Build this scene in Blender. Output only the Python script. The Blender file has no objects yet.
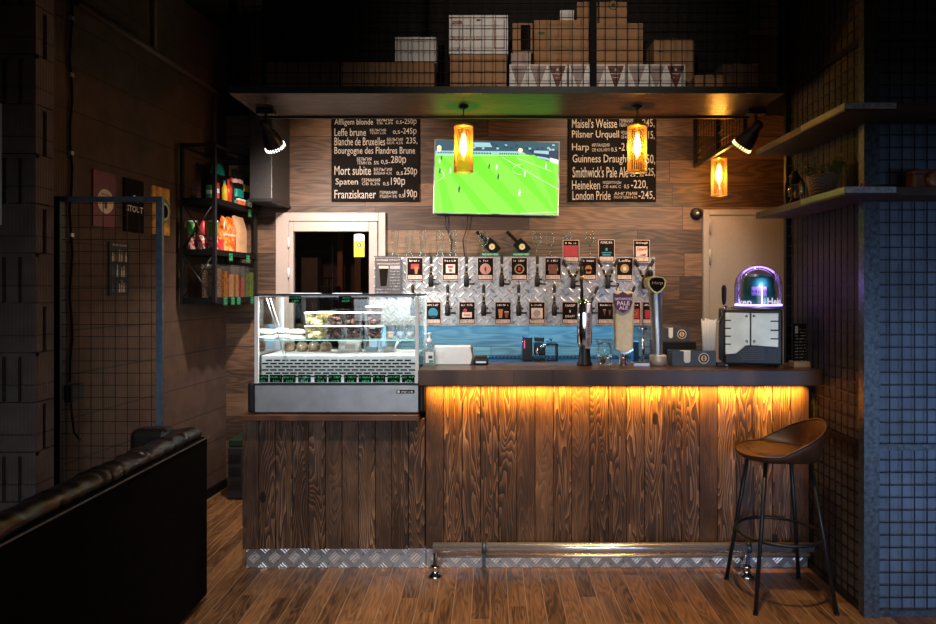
import bpy, bmesh, math, random
from mathutils import Vector, Matrix
random.seed(7)
PI = math.pi
SC = bpy.context.scene
C = SC.collection
# ---------------------------------------------------------------- camera, world, exposure
F, CX, CY, EYE = 663.0, 490.0, 290.0, 1.6
cam_d = bpy.data.cameras.new('camera'); cam = bpy.data.objects.new('camera', cam_d); C.objects.link(cam)
cam.location = (0, 0, EYE); cam.rotation_euler = (PI/2, 0, 0)
cam_d.sensor_width = 36; cam_d.lens = F/936*36
cam_d.shift_x = (468-CX)/936; cam_d.shift_y = (CY-312)/936
cam_d.clip_start = .05
SC.camera = cam
SC.view_settings.view_transform = 'Standard'; SC.view_settings.look = 'None'
SC.view_settings.exposure = 0.0; SC.view_settings.gamma = 1.0; SC.view_settings.use_curve_mapping = False
w = bpy.data.worlds.new('world'); SC.world = w; w.use_nodes = True
w.node_tree.nodes['Background'].inputs[0].default_value = (.95, .66, .50, 1)
w.node_tree.nodes['Background'].inputs[1].default_value = .016

def area(name, loc, target, size, power, col, spread=180):
    l = bpy.data.lights.new(name, 'AREA'); l.energy = power; l.color = col; l.shape = 'RECTANGLE'
    l.size, l.size_y = size; l.spread = math.radians(spread)
    o = bpy.data.objects.new(name, l); C.objects.link(o); o.location = loc
    o.rotation_euler = (Vector(target)-Vector(loc)).to_track_quat('-Z', 'Y').to_euler(); return o
def spot(name, loc, target, power, col, ang, blend=.6, r=.03):
    l = bpy.data.lights.new(name, 'SPOT'); l.energy = power; l.color = col; l.spot_size = math.radians(ang)
    l.spot_blend = blend; l.shadow_soft_size = r
    o = bpy.data.objects.new(name, l); C.objects.link(o); o.location = loc
    o.rotation_euler = (Vector(target)-Vector(loc)).to_track_quat('-Z', 'Y').to_euler(); return o
def point(name, loc, power, col, r=.03):
    l = bpy.data.lights.new(name, 'POINT'); l.energy = power; l.color = col; l.shadow_soft_size = r
    o = bpy.data.objects.new(name, l); C.objects.link(o); o.location = loc; return o
# daylight of the shop window behind the camera, low and cool
area('window_daylight', (2.9, -1.0, 1.0), (2.9, 3.3, .65), (2.0, 1.0), 13, (.40, .60, 1.0), 44)
area('window_daylight', (-.35, -1.4, 1.75), (-.3, 3.8, .10), (3.0, 1.2), 13, (.78, .87, 1.0), 60)
# ceiling lamps over the guests' side of the bar
spot('ceiling_spot', (.85, 2.3, 3.6), (.6, 3.3, 0), 290, (1, .73, .44), 62, .9, .08)
spot('ceiling_spot', (-.7, 2.0, 3.6), (-.8, 3.7, .45), 200, (1, .84, .70), 50, .9, .08)
spot('ceiling_spot', (.35, 1.9, 3.3), (.40, 4.0, 3.05), 72, (1, .82, .66), 66, 1, .08)
spot('wall_fill_spot', (-.95, 4.62, 3.45), (-.9, 5.4, 2.1), 48, (1, .78, .58), 100, 1, .05)  # added spot, out of view, that brightens the back wall
spot('wall_fill_spot', (.95, 4.62, 3.45), (1.0, 5.4, 2.1), 78, (1, .72, .46), 100, 1, .05)  # second added spot, for the right half of the wall
# LED strips: under the bar top, under and on the tap box
BAR_LED = [area('bar_led_strip', (.72, 3.758, 1.066), (.72, 3.80, .993), (2.16, .012), 24, (1, .46, .045), 75)]
area('tap_box_led_strip', (.17, 5.16, 1.315), (.17, 5.3, 1.0), (2.1, .012), 34, (.10, .50, 1.0))
area('tap_box_top_led_strip', (.17, 5.33, 1.874), (.17, 5.2, 2.3), (2.1, .012), .9, (.35, .95, .85))
# LED tube of the pastry case
area('case_led_tube', (-.873, 3.80, 1.555), (-.873, 4.02, 1.2), (.88, .02), 15, (.93, .97, 1))

# ---------------------------------------------------------------- helpers
def W(x, y, z): return Vector(((x-CX)/F*z, z, EYE-(y-CY)/F*z))
def wx(x, z): return (x-CX)/F*z
def wz(y, z): return EYE-(y-CY)/F*z
ORG = {}
def org(o): return ORG.get(o.name, Vector((0, 0, 0))) if o else Vector((0, 0, 0))
class MB:
    def __init__(s): s.bm = bmesh.new(); s.M = Matrix.Identity(4); s.mi = 0
    def m(s, i): s.mi = i; return s
    def _fin(s, vs, fs, smooth=False):
        for v in vs: v.co = s.M @ v.co
        for f in fs: f.material_index = s.mi; f.smooth = smooth
    def box(s, x0, x1, y0, y1, z0, z1, bev=0):
        r = bmesh.ops.create_cube(s.bm, size=1); vs = r['verts']
        for v in vs: v.co = Vector((x0+(v.co.x+.5)*(x1-x0), y0+(v.co.y+.5)*(y1-y0), z0+(v.co.z+.5)*(z1-z0)))
        fs = list({f for v in vs for f in v.link_faces})
        if bev:
            es = list({e for v in vs for e in v.link_edges})
            r = bmesh.ops.bevel(s.bm, geom=es, offset=bev, segments=2, affect='EDGES', profile=.5)
            fs = list(set(r['faces']) | {f for f in fs if f.is_valid}); vs = list({v for f in fs for v in f.verts})
            fs = list({f for v in vs for f in v.link_faces})
        s._fin(vs, fs); return s
    def poly(s, pts, flip=False):
        vs = [s.bm.verts.new(Vector(p)) for p in pts]
        f = s.bm.faces.new(vs[::-1] if flip else vs); s._fin(vs, [f]); return s
    def prism(s, pts, d):
        """polygon pts (3D) extruded by vector d"""
        d = Vector(d); n = len(pts)
        a = [s.bm.verts.new(Vector(p)) for p in pts]; b = [s.bm.verts.new(Vector(p)+d) for p in pts]
        fs = [s.bm.faces.new(a), s.bm.faces.new(b[::-1])]
        for i in range(n): fs.append(s.bm.faces.new([a[i], b[i], b[(i+1) % n], a[(i+1) % n]]))
        bmesh.ops.recalc_face_normals(s.bm, faces=fs); s._fin(a+b, fs); return s
    def tube(s, pts, r, seg=10, caps=True, closed=False):
        pts = [Vector(p) for p in pts]; n = len(pts); rings = []; up = None
        rr = r if isinstance(r, (list, tuple)) else [r]*n
        for i, p in enumerate(pts):
            if closed: t = pts[(i+1) % n]-pts[i-1]
            else: t = pts[min(i+1, n-1)]-pts[max(i-1, 0)]
            t.normalize()
            if up is None:
                up = Vector((0, 0, 1)) if abs(t.z) < .9 else Vector((1, 0, 0))
            u = (up-t*up.dot(t)).normalized(); v = t.cross(u); up = u
            rings.append([s.bm.verts.new(p+(u*math.cos(2*PI*k/seg)+v*math.sin(2*PI*k/seg))*rr[i]) for k in range(seg)])
        fs = []
        for i in range(n if closed else n-1):
            a, b = rings[i], rings[(i+1) % n]
            for k in range(seg): fs.append(s.bm.faces.new([a[k], a[(k+1) % seg], b[(k+1) % seg], b[k]]))
        s._fin([], fs, True)
        if caps and not closed:
            c = [s.bm.faces.new(rings[0][::-1]), s.bm.faces.new(rings[-1])]; s._fin([], c)
        for ring in rings: s._fin(ring, [])
        return s
    def lathe(s, prof, c=(0, 0, 0), seg=24, smooth=True, sx=1, sy=1):
        """prof: [(r,z)...] about the vertical axis at c"""
        c = Vector(c); rings = []; fs = []
        for r, z in prof:
            if r < 1e-6: rings.append([s.bm.verts.new(c+Vector((0, 0, z)))])
            else: rings.append([s.bm.verts.new(c+Vector((r*sx*math.cos(2*PI*k/seg), r*sy*math.sin(2*PI*k/seg), z))) for k in range(seg)])
        for a, b in zip(rings, rings[1:]):
            for k in range(seg):
                k2 = (k+1) % seg
                if len(a) == 1 and len(b) == 1: continue
                if len(a) == 1: fs.append(s.bm.faces.new([a[0], b[k2], b[k]]))
                elif len(b) == 1: fs.append(s.bm.faces.new([a[k], a[k2], b[0]]))
                else: fs.append(s.bm.faces.new([a[k], a[k2], b[k2], b[k]]))
        s._fin([v for r in rings for v in r], fs, smooth); return s
    def disc(s, c, r, y, seg=20, rz=None):
        """flat disc facing -Y at c=(x,z)"""
        rz = rz or r
        return s.poly([(c[0]+r*math.cos(2*PI*k/seg), y, c[1]+rz*math.sin(2*PI*k/seg)) for k in range(seg)])
    def rect(s, x0, x1, z0, z1, y):
        return s.poly([(x0, y, z0), (x1, y, z0), (x1, y, z1), (x0, y, z1)])
    def grid(s, fn, nu, nv, smooth=True, wrap=False):
        vs = [[s.bm.verts.new(Vector(fn(i/nu, j/nv))) for j in range(nv if wrap else nv+1)] for i in range(nu+1)]
        fs = []
        for i in range(nu):
            for j in range(nv):
                j2 = (j+1) % nv if wrap else j+1
                fs.append(s.bm.faces.new([vs[i][j], vs[i+1][j], vs[i+1][j2], vs[i][j2]]))
        s._fin([v for r in vs for v in r], fs, smooth); return s
    def text(s, body, x0, x1, z0, z1, y, shear=0, fit=True, font_bold=0):
        cu = bpy.data.curves.new('t', 'FONT'); cu.body = body; cu.resolution_u = 2; cu.offset = font_bold; cu.shear = shear
        o = bpy.data.objects.new('t', cu); C.objects.link(o)
        me = bpy.data.meshes.new_from_object(o.evaluated_get(bpy.context.evaluated_depsgraph_get()))
        if len(me.vertices):
            xs = [v.co.x for v in me.vertices]; ys = [v.co.y for v in me.vertices]
            ax, bx, ay, by = min(xs), max(xs), min(ys), max(ys)
            vs = [s.bm.verts.new(Vector((x0+(v.co.x-ax)/max(bx-ax, 1e-6)*(x1-x0), y, z0+(v.co.y-ay)/max(by-ay, 1e-6)*(z1-z0)))) for v in me.vertices]
            fs = []
            for p in me.polygons:
                try: fs.append(s.bm.faces.new([vs[i] for i in p.vertices]))
                except ValueError: pass
            s._fin(vs, fs)
        bpy.data.objects.remove(o); bpy.data.curves.remove(cu); bpy.data.meshes.remove(me)
        return s
    def marks(s, x0, x1, z0, z1, y, n=8, rnd=random):
        """a line of small illegible hand-written strokes"""
        wd = (x1-x0)/n
        for i in range(n):
            if rnd.random() < .12: continue
            a = x0+i*wd; h = rnd.uniform(.6, 1)*(z1-z0)
            s.rect(a, a+wd*.3, z0, z0+h, y)
            if rnd.random() < .7: s.rect(a+wd*.3, a+wd*.8, z0+h*rnd.choice([0, .4, .8]), z0+h*rnd.choice([0, .4, .8])+h*.18+.0001, y)
        return s
    def build(s, name, mats, parent=None, solidify=0, subsurf=0, base=True, bevel=0):
        if not isinstance(mats, (list, tuple)): mats = [mats]
        me = bpy.data.meshes.new(name)
        if parent is not None: o0 = org(parent)
        elif base and len(s.bm.verts):
            b = [[v.co[i] for v in s.bm.verts] for i in range(3)]
            o0 = Vector(((min(b[0])+max(b[0]))/2, (min(b[1])+max(b[1]))/2, min(b[2])))
        else: o0 = Vector((0, 0, 0))
        for v in s.bm.verts: v.co -= o0
        s.bm.to_mesh(me); s.bm.free()
        for m in mats: me.materials.append(m)
        o = bpy.data.objects.new(name, me); C.objects.link(o)
        if parent is not None: o.parent = parent; ORG[o.name] = o0
        else: o.location = o0; ORG[o.name] = o0.copy()
        if solidify:
            md = o.modifiers.new('s', 'SOLIDIFY'); md.thickness = solidify; md.offset = -1
        if bevel:
            md = o.modifiers.new('b', 'BEVEL'); md.width = bevel; md.segments = 2; md.limit_method = 'ANGLE'
        if subsurf:
            md = o.modifiers.new('u', 'SUBSURF'); md.levels = subsurf; md.render_levels = subsurf
        return o
def tag(o, label, cat, group=None):
    o['label'] = label; o['category'] = cat
    if group: o['group'] = group
    return o
def thing(name, label, cat, loc=(0, 0, 0), group=None):
    o = bpy.data.objects.new(name, None); C.objects.link(o); o.location = loc; o.empty_display_size = .05
    ORG[o.name] = Vector(loc); return tag(o, label, cat, group)
def struct(o): o['kind'] = 'structure'; return o
def dup(root, loc, label=None, group=None, rz=None, parent=None):
    c = root.copy(); C.objects.link(c)
    if parent is None: c.location = loc
    else: c.parent = parent
    if rz is not None: c.rotation_euler.z = rz
    if label: c['label'] = label
    if group: c['group'] = group
    for ch in list(root.children): dup(ch, None, parent=c)
    return c

# ---------------------------------------------------------------- materials
class NT:
    def __init__(s, name):
        s.mat = bpy.data.materials.new(name); s.mat.use_nodes = True; s.t = s.mat.node_tree
        s.b = s.t.nodes['Principled BSDF']; s.out = s.t.nodes['Material Output']
    def n(s, typ, **kw):
        n = s.t.nodes.new(typ)
        for k, v in kw.items():
            if k[0] == 'i' and k[1:].isdigit(): s.put(n.inputs[int(k[1:])], v)
            else: setattr(n, k, v)
        return n
    def put(s, sock, v):
        if hasattr(v, 'is_linked') or isinstance(v, bpy.types.NodeSocket): s.t.links.new(v, sock)
        elif isinstance(v, bpy.types.Node): s.t.links.new(v.outputs[0], sock)
        else:
            if isinstance(v, (tuple, list)) and len(v) == 3 and sock.type == 'RGBA': v = (*v, 1)
            sock.default_value = v
    def math(s, op, a, b=0.0, c=None):
        n = s.n('ShaderNodeMath', operation=op); s.put(n.inputs[0], a); s.put(n.inputs[1], b)
        if c is not None: s.put(n.inputs[2], c)
        return n.outputs[0]
    def obj(s): return s.n('ShaderNodeTexCoord').outputs['Object']
    def sep(s, v):
        n = s.n('ShaderNodeSeparateXYZ'); s.put(n.inputs[0], v); return n.outputs
    def comb(s, x=0., y=0., z=0.):
        n = s.n('ShaderNodeCombineXYZ'); s.put(n.inputs[0], x); s.put(n.inputs[1], y); s.put(n.inputs[2], z); return n.outputs[0]
    def noise(s, vec, scale=5., detail=3., rough=.5, dist=0.):
        n = s.n('ShaderNodeTexNoise'); s.put(n.inputs['Vector'], vec); s.put(n.inputs['Scale'], scale)
        n.inputs['Detail'].default_value = detail; n.inputs['Roughness'].default_value = rough; n.inputs['Distortion'].default_value = dist
        return n.outputs[0]
    def ramp(s, f, stops):
        n = s.n('ShaderNodeValToRGB'); s.put(n.inputs[0], f); e = n.color_ramp.elements
        while len(e) < len(stops): e.new(.5)
        for i, (p, c) in enumerate(stops): e[i].position = p; e[i].color = (*c, 1) if len(c) == 3 else c
        return n.outputs[0]
    def mix(s, f, a, b, bt='MIX'):
        n = s.n('ShaderNodeMix', data_type='RGBA', blend_type=bt)
        s.put(n.inputs[0], f); s.put(n.inputs[6], a); s.put(n.inputs[7], b); return n.outputs[2]
    def bump(s, h, strength=.3, dist=.01):
        n = s.n('ShaderNodeBump'); n.inputs['Strength'].default_value = strength; n.inputs['Distance'].default_value = dist
        s.put(n.inputs['Height'], h); s.put(s.b.inputs['Normal'], n.outputs[0])
    def set(s, **kw):
        for k, v in kw.items(): s.put(s.b.inputs[k.replace('_', ' ')], v)
        return s
def mat(name, col, rough=.5, metal=0., var=.12, scale=30., bump=0., emit=None, es=0., coat=0., spec=None):
    t = NT(name); o = t.obj(); nz = t.noise(o, scale, 3)
    lo = tuple(max(0, c*(1-var)) for c in col); hi = tuple(min(1, c*(1+var)) for c in col)
    t.set(Base_Color=t.ramp(nz, [(.3, lo), (.7, hi)]), Metallic=metal, Roughness=rough)
    if bump: t.bump(nz, bump, .004)
    if emit: t.set(Emission_Color=emit, Emission_Strength=es)
    if coat: t.b.inputs['Coat Weight'].default_value = coat
    if spec is not None: t.b.inputs['Specular IOR Level'].default_value = spec
    return t.mat
def glow(name, col, st):
    t = NT(name); t.set(Base_Color=(0, 0, 0), Emission_Color=col, Emission_Strength=st); return t.mat
def glass(name, tint=(.95, 1, .98), refl=.35, rough=.02, milky=0.):
    """thin glass: mostly see-through, a Fresnel reflection on top"""
    t = NT(name); tr = t.n('ShaderNodeBsdfTransparent', i0=tint); gl = t.n('ShaderNodeBsdfGlossy', i0=(1, 1, 1)); gl.inputs['Roughness'].default_value = rough
    fr = t.n('ShaderNodeFresnel'); fr.inputs[0].default_value = 1.45
    f = t.math('MULTIPLY_ADD', fr.outputs[0], refl*2, .01)
    mx = t.n('ShaderNodeMixShader', i0=f, i1=tr, i2=gl)
    if milky:
        tl = t.n('ShaderNodeBsdfTranslucent', i0=tint); mx = t.n('ShaderNodeMixShader', i0=milky, i1=mx.outputs[0], i2=tl.outputs[0])
    t.t.links.new(mx.outputs[0], t.out.inputs[0]); return t.mat
def plank_mat(name, axis, wid, length, dark, light, across, rough=.5, gap=.03, contrast=1., vary=.5, bump=.25, grain=1., seam=None):
    """procedural boards: `across` = index of the coordinate across boards, axis = along them (object coordinates)"""
    t = NT(name); xyz = t.sep(t.obj()); u, v = xyz[across], xyz[axis]
    un = t.math('DIVIDE', u, wid); idx = t.math('FLOOR', un); fu = t.math('FRACT', un)
    wn = t.n('ShaderNodeTexWhiteNoise', noise_dimensions='1D'); t.put(wn.inputs['W'], idx); r1 = wn.outputs[0]
    vn = t.math('ADD', t.math('DIVIDE', v, length), t.math('MULTIPLY', r1, 7.3)); jd = t.math('FLOOR', vn); fv = t.math('FRACT', vn)
    wn2 = t.n('ShaderNodeTexWhiteNoise', noise_dimensions='2D'); t.put(wn2.inputs['Vector'], t.comb(idx, jd, 0.)); r2 = wn2.outputs[0]
    p = t.comb(t.math('MULTIPLY', u, 9.*grain), t.math('MULTIPLY', v, 1.1*grain), t.math('MULTIPLY', r2, 40.))
    n1 = t.noise(p, 1.0, 2, .4); rings = t.math('SINE', t.math('MULTIPLY', n1, 70.)); rings = t.math('MULTIPLY_ADD', rings, .5, .5)
    fib = t.noise(t.comb(t.math('MULTIPLY', u, 160.), t.math('MULTIPLY', v, 5.), r2), 1., 3)
    blot = t.noise(t.comb(t.math('MULTIPLY', u, 3.), t.math('MULTIPLY', v, 1.5), t.math('MULTIPLY', r2, 9.)), 1., 3)
    g = t.math('ADD', t.math('MULTIPLY', rings, .28*contrast), t.math('ADD', t.math('MULTIPLY', fib, .45), t.math('ADD', t.math('MULTIPLY', blot, .5), t.math('MULTIPLY', r2, vary))))
    g = t.math('SUBTRACT', g, .28+vary*.5)
    col = t.ramp(g, [(.1, dark), (.75, light)])
    e = t.math('MINIMUM', fu, t.math('SUBTRACT', 1., fu)); e = t.math('LESS_THAN', e, gap)
    e2 = t.math('MINIMUM', fv, t.math('SUBTRACT', 1., fv)); e2 = t.math('LESS_THAN', e2, gap*wid/length)
    ed = t.math('MAXIMUM', e, e2) if seam is None else e
    t.set(Base_Color=t.mix(ed, col, seam or tuple(c*.25 for c in dark)), Roughness=t.math('MULTIPLY_ADD', fib, .25, rough-.12))
    t.bump(t.math('SUBTRACT', t.math('MULTIPLY', g, .6), t.math('MULTIPLY', ed, 1.5)), bump, .004)
    return t.mat
def burnt_mat(name):
    """brushed and burnt pine boards; every board is its own island"""
    t = NT(name); xyz = t.sep(t.obj()); rnd = t.n('ShaderNodeNewGeometry').outputs['Random Per Island']
    x, z = xyz[0], xyz[2]; off = t.math('MULTIPLY', rnd, 63.)
    p = t.comb(t.math('MULTIPLY', x, 8.), off, t.math('MULTIPLY', z, .95))
    n1 = t.noise(p, 1., 2.5, .45, .25)
    saw = t.math('FRACT', t.math('MULTIPLY', n1, 32.)); ring = t.math('POWER', saw, 1.3)
    fib = t.noise(t.comb(t.math('MULTIPLY', x, 220.), off, t.math('MULTIPLY', z, 6.)), 1., 3)
    blot = t.noise(t.comb(t.math('MULTIPLY', x, 5.), off, t.math('MULTIPLY', z, 2.2)), 1., 4, .6)
    r2 = t.math('FRACT', t.math('MULTIPLY', rnd, 17.31))
    smooth = t.math('GREATER_THAN', r2, .72)
    amp = t.math('MULTIPLY_ADD', smooth, -.34, .52)
    g = t.math('ADD', t.math('MULTIPLY', ring, amp), t.math('ADD', t.math('MULTIPLY', fib, .30), t.math('MULTIPLY', blot, .75)))
    g = t.math('SUBTRACT', t.math('ADD', g, t.math('MULTIPLY', r2, .28)), .45)
    col = t.ramp(g, [(.05, (.014, .008, .0055)), (.35, (.060, .030, .017)), (.62, (.18, .092, .050)), (.95, (.46, .28, .16))])
    kn = t.n('ShaderNodeTexVoronoi', feature='F1'); t.put(kn.inputs['Vector'], t.comb(t.math('MULTIPLY', x, 5.), off, t.math('MULTIPLY', z, 2.4))); kn.inputs['Scale'].default_value = 1.
    k = t.math('LESS_THAN', kn.outputs['Distance'], .085)
    t.set(Base_Color=t.mix(k, col, (.02, .01, .006)), Roughness=.5)
    t.b.inputs['Specular IOR Level'].default_value = .35
    t.bump(g, .55, .006); return t.mat
def checker_mat(name, pitch, col, rough=.28, bars=5, strength=.8, axis2=2):
    """tread plate: clusters of raised bars turned this way and that"""
    t = NT(name); xyz = t.sep(t.obj()); x, z = xyz[0], xyz[axis2]
    k = 1/(pitch*math.sqrt(2)) * 2
    a = t.math('MULTIPLY', t.math('ADD', x, z), k*.5); b = t.math('MULTIPLY', t.math('SUBTRACT', x, z), k*.5)
    ia, ib = t.math('FLOOR', a), t.math('FLOOR', b)
    fa = t.math('SUBTRACT', t.math('FRACT', a), .5); fb = t.math('SUBTRACT', t.math('FRACT', b), .5)
    par = t.math('PINGPONG', t.math('ADD', ia, ib), 1.)
    def m2(p, q): return t.math('ADD', t.math('MULTIPLY', par, p), t.math('MULTIPLY', t.math('SUBTRACT', 1., par), q))
    u, v = m2(fa, fb), m2(fb, fa)
    inu = t.math('LESS_THAN', t.math('ABSOLUTE', u), .46 if bars == 1 else .36); inv = t.math('LESS_THAN', t.math('ABSOLUTE', v), .27 if bars > 1 else .14)
    st = t.math('ABSOLUTE', t.math('SINE', t.math('MULTIPLY', v, PI*bars/.54))) if bars > 1 else t.math('SUBTRACT', 1., t.math('MULTIPLY', t.math('ABSOLUTE', v), 6.))
    h = t.math('MULTIPLY', t.math('MULTIPLY', inu, inv), st)
    sc = t.noise(t.obj(), 40, 4)
    k_ = .95 if bars > 1 else .45
    c = t.ramp(t.math('ADD', t.math('MULTIPLY', h, k_), t.math('MULTIPLY', sc, 1-k_ if bars == 1 else .3)), [(.15, tuple(q*(.38 if bars > 1 else .45) for q in col)), (.75, col)])
    t.set(Base_Color=c, Metallic=.55, Roughness=t.math('MULTIPLY_ADD', sc, .2, rough-.1)); t.bump(h, strength, .004); return t.mat

M = {}
M['floor'] = plank_mat('floor_laminate', 1, .093, 1.15, (.042, .018, .008), (.54, .26, .10), 0, .36, .017, .45, .14, .25, 1.6, (.36, .23, .14))  # pale seam colour paints in the light caught by the plank edges
M['wall_wood'] = plank_mat('wall_boards', 0, .19, 1.25, (.042, .022, .013), (.28, .155, .088), 2, .55, .012, .6, .38, .12)
M['burnt'] = burnt_mat('burnt_pine')
M['top_wood'] = plank_mat('bar_top_wood', 0, .40, 3.0, (.035, .016, .009), (.17, .075, .036), 1, .30, .002, .7, .3, .12)
M['low_top'] = plank_mat('low_top_wood', 0, .40, 3.0, (.07, .028, .014), (.28, .12, .06), 1, .35, .002, .7, .3, .12)
M['glossy_board'] = plank_mat('laminated_board', 0, .6, 3.0, (.022, .013, .009), (.07, .04, .026), 1, .30, .002, .8, .25, .06)
M['glossy_board'].node_tree.nodes['Principled BSDF'].inputs['Specular IOR Level'].default_value = .15
M['shelf_wood'] = plank_mat('shelf_wood', 0, .5, 3.0, (.05, .03, .018), (.16, .10, .06), 1, .5, .002, .7, .2, .1)
M['kick'] = checker_mat('tread_plate', .082, (.85, .87, .90), .30, 3)
M['tread'] = checker_mat('tap_wall_tread', .048, (.58, .57, .56), .36, 1, .8)
M['black'] = mat('black_metal', (.012, .012, .013), .42, .3)
M['blackm'] = mat('black_matte', (.004, .004, .004), .8, spec=.15)
M['wire'] = mat('black_wire', (.010, .010, .012), .45, .4, .3)
M['mesh_steel'] = mat('worn_dark_steel', (.12, .165, .22), .42, .5, .25, 30, .1)
M['raw_steel'] = mat('galvanised_steel', (.085, .10, .115), .40, .6, .45, 45, .3)
M['rail'] = mat('worn_chrome', (.80, .80, .80), .24, .85, .05)
M['chrome'] = mat('chrome', (.75, .76, .78), .10, 1., .05)
M['steel'] = mat('brushed_steel', (.50, .51, .53), .34, .75, .12, 12)
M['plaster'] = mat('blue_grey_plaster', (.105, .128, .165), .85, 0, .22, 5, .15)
M['plaster_side'] = mat('brown_grey_shaded_plaster', (.080, .068, .064), .85, 0, .25, 5, .15)  # same plaster as the front; the side's weak light is put into the colour
M['dark_wall'] = mat('black_paint_and_shade', (.010, .008, .007), .9)  # black paint; also puts deep shade on the upper back wall and cage back
M['grey_door'] = mat('grey_powder_coat', (.34, .30, .27), .5, 0, .05, 60, .05)
M['white_frame'] = mat('white_pvc', (.44, .37, .34), .35, 0, .03)
M['white'] = mat('white_plastic', (.75, .75, .76), .4, 0, .04)
M['paper'] = mat('white_paper', (.72, .71, .70), .7, 0, .06)
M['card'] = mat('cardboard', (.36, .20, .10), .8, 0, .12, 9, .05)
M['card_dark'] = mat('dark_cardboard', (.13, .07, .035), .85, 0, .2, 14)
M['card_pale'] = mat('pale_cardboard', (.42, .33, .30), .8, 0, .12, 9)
M['tan'] = mat('brown_leather', (.050, .018, .008), .46, 0, .35, 14, .15, spec=.35)
M['bleather'] = mat('black_leather', (.008, .006, .0055), .36, 0, .3, 25, .4, coat=.2)
M['bleather_flat'] = mat('black_leatherette', (.0035, .003, .0027), .8, 0, .3, 25, .1, spec=.05)
M['chalk'] = mat('chalkboard_black', (.007, .005, .0045), .85, 0, .4, 8, spec=.12)
M['chalk_ink'] = mat('chalk_marker', (.46, .40, .35), .8)
M['green_ink'] = mat('green_marker', (.03, .50, .20), .7)
M['glass'] = glass('clear_glass', (.96, .99, .98), .30)
M['glass_g'] = glass('greenish_glass', (.95, .985, .975), .28, .02, .02)
M['tub'] = glass('clear_tub', (.95, .95, .95), .35, .1, .10)
M['amber'] = glass('amber_glass', (1, .70, .25), .5, .12, .03)
M['bulb'] = glow('filament_bulb', (1, .62, .25), 34)
M['lamp_white'] = glow('lamp_rim', (1, .93, .85), 5)
M['lamp_warm'] = glow('lamp_rim_warm', (1, .62, .25), 5)
M['brass'] = mat('gold_trim', (.55, .36, .10), .3, .9)
M['red'] = mat('red_plastic', (.55, .03, .03), .35); M['green'] = mat('green_plastic', (.06, .30, .04), .4)
M['orange'] = mat('orange_print', (.70, .16, .03), .3, 0, .5, 30); M['silver'] = mat('silver_print', (.30, .29, .28), .4, .5)
M['yellow'] = mat('yellow_print', (.70, .48, .03), .4)
M['teal'] = mat('teal_print', (.01, .33, .27), .4); M['kraft'] = mat('kraft_paper', (.45, .27, .14), .8, 0, .15, 20, .2)
M['brown'] = mat('brown_print', (.13, .035, .018), .6)
M['cream'] = mat('cream', (.62, .50, .40), .6); M['maroon'] = mat('maroon', (.17, .012, .03), .5)
# ================================================================ the room
BW = 5.40                                   # back wall plane
def XL(y): return -2.31+.085*(y-3.5)          # left wall plane
def block_mat(name, col):
    t = NT(name); xyz = t.sep(t.obj()); z = xyz[2]; h = t.math('ADD', xyz[0], xyz[1])
    jn = t.math('FRACT', t.math('DIVIDE', t.math('ADD', z, .07), .241)); j = t.math('LESS_THAN', jn, .03)
    rib = t.math('SINE', t.math('MULTIPLY', h, 330.)); nz = t.noise(t.obj(), 9, 4)
    c = t.ramp(nz, [(.3, tuple(q*.75 for q in col)), (.7, tuple(q*1.15 for q in col))])
    t.set(Base_Color=t.mix(j, c, tuple(q*.4 for q in col)), Roughness=.85)
    t.bump(t.math('ADD', t.math('MULTIPLY', rib, .25), t.math('MULTIPLY', j, -2.)), .5, .004); return t.mat
M['block'] = block_mat('ceramic_block', (.080, .042, .025)); M['block_pier'] = block_mat('ceramic_block_pier', (.12, .085, .075))
struct(MB().box(-4, 4, -.5, 5.9, -.05, 0).build('floor', M['floor'], base=False))
struct(MB().box(-4, 4, 1.5, 5.9, 3.68, 3.75).build('ceiling', M['dark_wall'], base=False))
lw = MB().prism([(XL(3.24), 3.24, 0), (XL(BW+.02), BW+.02, 0), (XL(BW+.02)-.2, BW+.02, 0), (XL(3.24)-.2, 3.24, 0)], (0, 0, 3.68))
struct(lw.build('wall_left', M['block'], base=False))
DX0, DX1, DZ = wx(277, BW), wx(386, BW), wz(213, BW)     # white door
wb = MB()
wb.box(XL(BW)-.1, DX0, BW, BW+.08, 0, 3.02); wb.box(DX1, 3.2, BW, BW+.08, 0, 3.02); wb.box(DX0, DX1, BW, BW+.08, DZ, 3.02)
wb.m(1).box(XL(BW)-.1, 3.2, BW, BW+.08, 3.02, 3.68)  # darkness of the upper wood wall is painted in as a black strip
struct(wb.build('wall_back', [M['wall_wood'], M['dark_wall']], base=False))
struct(MB().box(-2.2, -.6, BW+.62, BW+.66, 0, 2.7).box(-2.2, -2.16, BW+.09, BW+.62, 0, 2.7).box(-.64, -.6, BW+.09, BW+.62, 0, 2.7).box(-2.2, -.6, BW+.09, BW+.66, 2.7, 2.74).build('wall_kitchen', mat('kitchen_wall', (.09, .05, .03), .6), base=False))
struct(MB().box(3.0, 3.1, 4.13, BW, 0, 3.68).build('wall_right', M['dark_wall'], base=False))
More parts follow.
